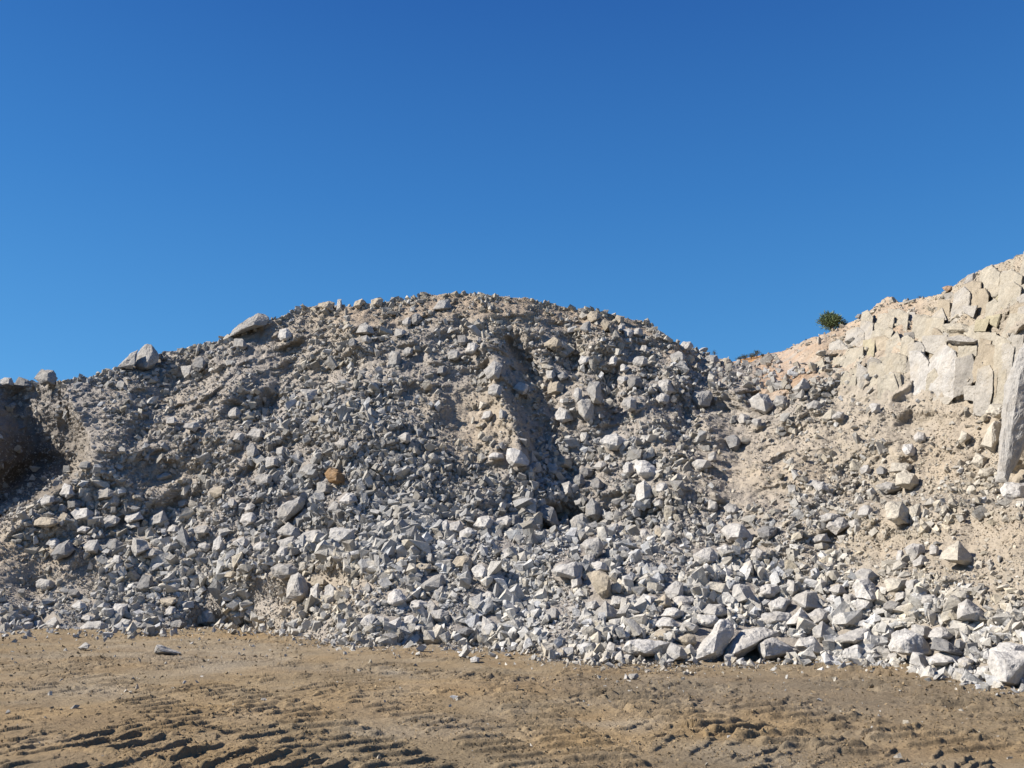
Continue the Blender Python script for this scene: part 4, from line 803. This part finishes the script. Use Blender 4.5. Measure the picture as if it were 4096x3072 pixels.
# pebbles and mud clods on the floor
def floor_scatter(n, lo, hi, wfun, r, pw=2.2):
    py = 3120 - (3120 - 2500) * r.uniform(0, 1, n) ** 1.0; px = r.uniform(-80, 4180, n)
    ok = (py > np.interp(px, TOE[:, 0], TOE[:, 1]) - 5) & (r.uniform(0, 1, n) < wfun(px, py)); px, py = px[ok], py[ok]
    p = at(px, py, ground_Y(py)); h, _ = floor_height(p[:, 0], p[:, 1]); p[:, 2] = h
    s = lo * (hi / lo) ** (r.uniform(0, 1, len(px)) ** pw); sz = s * p[:, 1] / F
    p[:, 2] += 0.12 * sz; return p, sz, px, py
def w_peb(px, py):
    d = py - np.interp(px, TOE[:, 0], TOE[:, 1])
    return 0.85 * np.exp(-np.clip(d, 0, 900) / 30) + 0.10 * np.exp(-np.clip(d, 0, 900) / 200) + 0.25 * blobs([(300, 2760, 220, 18, 1), (720, 2720, 180, 25, 1), (900, 2600, 120, 20, 1), (2050, 2660, 200, 30, .8), (1660, 2720, 60, 10, 1)], px, py)
p, s, px, py = floor_scatter(16000, 4.5, 36, w_peb, r)
tag(scatter('pebbles', p, s, stone_cols(len(p), r, 4 * np.ones(len(p))) * 1.08, PROTO_S, r, M_ROCK), 'pale pebbles strewn along the edge of the brown mud', None, None, 'stuff')
def w_clod(px, py):
    g = at(px, py, ground_Y(py)); tm = floor_height(g[:, 0], g[:, 1])[1]
    return np.clip(0.05 + 0.75 * tm + 0.45 * blobs(ROUGH, px, py) + 0.3 * blobs([(2850, 2890, 420, 55, 1.4), (1000, 2830, 500, 60, .6), (700, 3020, 350, 45, 1.2), (2250, 3000, 250, 60, .8), (2050, 2760, 220, 30, 1)], px, py), 0, 1)
p, s, px, py = floor_scatter(40000, 4.5, 20, w_clod, r, 1.9)
cc = np.array([.31, .235, .145]) * (1 + 0.16 * r.normal(size=(len(p), 1))) * (1 + 0.25 * np.clip(blobs(ORANGE, px, py), 0, 1))[:, None]
tag(scatter('mud_clods', p, s, np.clip(cc, .05, .5), PROTO_S, r, M_MUD, 0.5), 'crumbled brown mud clods along the wheel tracks', None, None, 'stuff')

# ------------------------------------------------------------------ far hill and shrubs
hx = np.linspace(2450, 3400, 90); hy = np.interp(hx, [2450, 2850, 2950, 3000, 3060, 3150, 3400], [1560, 1462, 1446, 1438, 1424, 1400, 1330])
rowsY = [(54, 90), (56, 45), (58, 12), (60, 0), (64, 6), (75, 60)]
HV = np.stack([at(hx, hy + d, np.full_like(hx, Y)) for Y, d in rowsY], 1); HV[..., 2] += fbm(HV, 2.0, 3, 301) * 0.18
HV[:, -1, 2] -= 6
nc, nr = HV.shape[:2]; idx = np.arange(nc * nr).reshape(nc, nr); Q = np.stack([idx[:-1, :-1], idx[1:, :-1], idx[1:, 1:], idx[:-1, 1:]], -1).reshape(-1, 4)
me = mesh_np('far_hill', HV.reshape(-1, 3), None, M_SOIL, np.ones((nc * nr, 3)) * np.array([.52, .29, .13]), True, Q)
tag(obj('far_hill', me), 'orange earth hill behind the notch in the skyline', None, None, 'structure')
def shrub(px, py, Y, w, h, label, r, mat, n=900, name='shrub', twiggy=False):
    b = at(px, py, Y); W, H = w * Y / F, h * Y / F
    root = empty(name, b); tag(root, label, 'shrub', None if twiggy else 'shrubs on the ridge')
    tips = []; V, T = [], []
    def stick(a, c, ra, rb):
        d = c - a; d = d / (np.linalg.norm(d) + 1e-9); e1 = np.cross(d, [0.3, 0.9, 0.1]); e1 /= np.linalg.norm(e1); e2 = np.cross(d, e1); k = len(V) 
        for (p_, q_) in ((a, ra), (c, rb)):
            for j in range(4):
                t = j * math.pi / 2; V.append(p_ + (e1 * math.cos(t) + e2 * math.sin(t)) * q_)
        for j in range(4):
            T.append((k + j, k + (j + 1) % 4, k + 4 + (j + 1) % 4)); T.append((k + j, k + 4 + (j + 1) % 4, k + 4 + j))
    for k in range(9 if not twiggy else 14):
        th = r.uniform(0, 6.28); rad = r.uniform(.1, .8); m = np.array([math.cos(th) * rad * W * .25, math.sin(th) * rad * W * .25, H * r.uniform(.3, .5)])
        e = np.array([math.cos(th) * rad * W * .46, math.sin(th) * rad * W * .46, H * r.uniform(.6, .95) * (1 - .35 * rad)])
        stick(np.zeros(3), m, .022 * W, .014 * W); stick(m, e, .014 * W, .006 * W); tips += [m, e]
        for j in range(3):
            q = m + (e - m) * r.uniform(.1, .8) + r.normal(size=3) * np.array([.16 * W, .16 * W, .1 * H]); q[2] = max(q[2], .12 * H); stick(m, q, .009 * W, .004 * W); tips.append(q)
    obj('stems', mesh_np('stems', np.array(V), np.array(T), M_WOOD), root)
    if n:
        tips = np.array(tips); c = tips[r.integers(0, len(tips), n)] + r.normal(size=(n, 3)) * np.array([.11 * W, .11 * W, .10 * H])
        q = c - np.array([0, 0, .48 * H]); rr = np.linalg.norm(q / np.array([.53 * W, .53 * W, .53 * H]), axis=1); c = c[(rr < 1 + .12 * r.normal(size=n)) & (c[:, 2] > .03 * H)]
        n = len(c); out = c - np.array([0, 0, .25 * H]); out /= np.linalg.norm(out, axis=1, keepdims=True); d = out + r.normal(size=(n, 3)) * .55; d /= np.linalg.norm(d, axis=1, keepdims=True)
        sdir = np.cross(d, r.normal(size=(n, 3))); sdir /= np.linalg.norm(sdir, axis=1, keepdims=True)
        L = (.085 * W * r.uniform(.6, 1.4, n))[:, None]; wd = L * .2
        v = np.stack([c - sdir * wd, c + sdir * wd, c + d * L + sdir * wd * .3, c + d * L - sdir * wd * .3], 1).reshape(-1, 3)
        obj('crown', mesh_np('crown', v, None, mat, None, False, np.arange(4 * n).reshape(n, 4)), root)
    return root
shrub(3326, 1330, 46.5, 94, 92, 'round dark green bush standing out on the orange ridge', r, M_LEAF, 3200)
shrub(3378, 1312, 46.5, 44, 36, 'small green bush right behind the round ridge bush', r, M_LEAF, 700)
for (x, y, w, h, lb) in ((2954, 1446, 30, 24, 'leftmost dull green bush behind the orange notch'), (2978, 1440, 36, 26, 'second dull bush from left behind the orange notch'), (3004, 1436, 34, 24, 'low middle bush of those behind the orange notch'), (3028, 1430, 36, 34, 'tallest dull bush behind the orange notch'), (3050, 1428, 24, 16, 'lowest rightmost bush behind the orange notch')):
    shrub(x, y, 59.5, w, h, lb, r, M_DRY, 500)
shrub(2859, 1424, 44.2, 26, 26, 'yellow-green tuft on the heap skyline left of the notch', r, M_DRY, 260)
shrub(3680, 1196, 41, 24, 18, 'tiny dry tuft on the ridge above the cliff', r, M_DRY, 90)
tw = shrub(3640, 1862, surf_Y(3640, 1862) - 0.3, 80, 34, 'bare dry twigs lying above the large cream boulder', r, M_DRY, 0, 'dead_branch', True); tw['category'] = 'branch'

# ------------------------------------------------------------------ light, sky, camera
EL, AZ = math.radians(SUN_EL), math.radians(SUN_BEHIND)
sd = Vector((-math.cos(EL) * math.cos(AZ), -math.cos(EL) * math.sin(AZ), math.sin(EL)))
L = bpy.data.lights.new('sun', 'SUN'); L.energy = SUN_E; L.angle = math.radians(0.53); L.color = (1.0, 0.93, 0.83)
so = bpy.data.objects.new('sun', L); C.objects.link(so); so.rotation_euler = sd.to_track_quat('Z', 'Y').to_euler(); so.location = (-40, -10, 40)
W = bpy.data.worlds.new('World'); SC.world = W; W.use_nodes = True; nt = W.node_tree
sky = nt.nodes.new('ShaderNodeTexSky'); sky.sky_type = 'NISHITA'; sky.sun_disc = False
sky.sun_elevation = EL; sky.sun_rotation = math.atan2(sd.x, sd.y) % (2 * math.pi)
sky.air_density, sky.dust_density, sky.ozone_density, sky.altitude = SKY_AIR, SKY_DUST, SKY_OZ, SKY_ALT
hs = nt.nodes.new('ShaderNodeHueSaturation'); hs.inputs['Saturation'].default_value = SKY_SAT
nt.links.new(sky.outputs[0], hs.inputs['Color']); geo = nt.nodes.new('ShaderNodeTexCoord'); sx = nt.nodes.new('ShaderNodeSeparateXYZ'); nt.links.new(geo.outputs['Generated'], sx.inputs[0])
rp = nt.nodes.new('ShaderNodeValToRGB'); nt.links.new(sx.outputs['Z'], rp.inputs[0])
el = rp.color_ramp.elements; el[0].position, el[0].color = 0.0, (.16, .36, .62, 1); el[1].position, el[1].color = 1.0, (.010, .055, .27, 1)
for pos, c_ in ((0.20, (.088, .335, .70, 1)), (0.40, (.048, .215, .575, 1)), (0.60, (.025, .115, .42, 1))):
    e = el.new(pos); e.color = c_
sc = nt.nodes.new('ShaderNodeVectorMath'); sc.operation = 'SCALE'; sc.inputs['Scale'].default_value = SKY_RAMP / SKY_E; nt.links.new(rp.outputs[0], sc.inputs[0])
mx = nt.nodes.new('ShaderNodeMix'); mx.data_type = 'RGBA'; mx.inputs[0].default_value = 0.7; nt.links.new(hs.outputs[0], mx.inputs[6]); nt.links.new(sc.outputs[0], mx.inputs[7])
nt.links.new(mx.outputs[2], nt.nodes['Background'].inputs[0])
nt.nodes['Background'].inputs[1].default_value = SKY_E
cam = bpy.data.cameras.new('camera'); co = bpy.data.objects.new('camera', cam); C.objects.link(co)
co.location = (0, 0, CH); co.rotation_euler = (math.pi / 2 + TH, 0, 0)
cam.sensor_fit = 'HORIZONTAL'; cam.sensor_width = 36; cam.lens = 36 * F / 4096; cam.clip_end = 3000; cam.clip_start = 0.1
SC.camera = co
vs = SC.view_settings; vs.view_transform = 'Standard'; vs.look = 'None'; vs.gamma = 1; vs.exposure = EXPO; vs.use_curve_mapping = False
SC.cycles.max_bounces = 5; SC.cycles.diffuse_bounces = 3
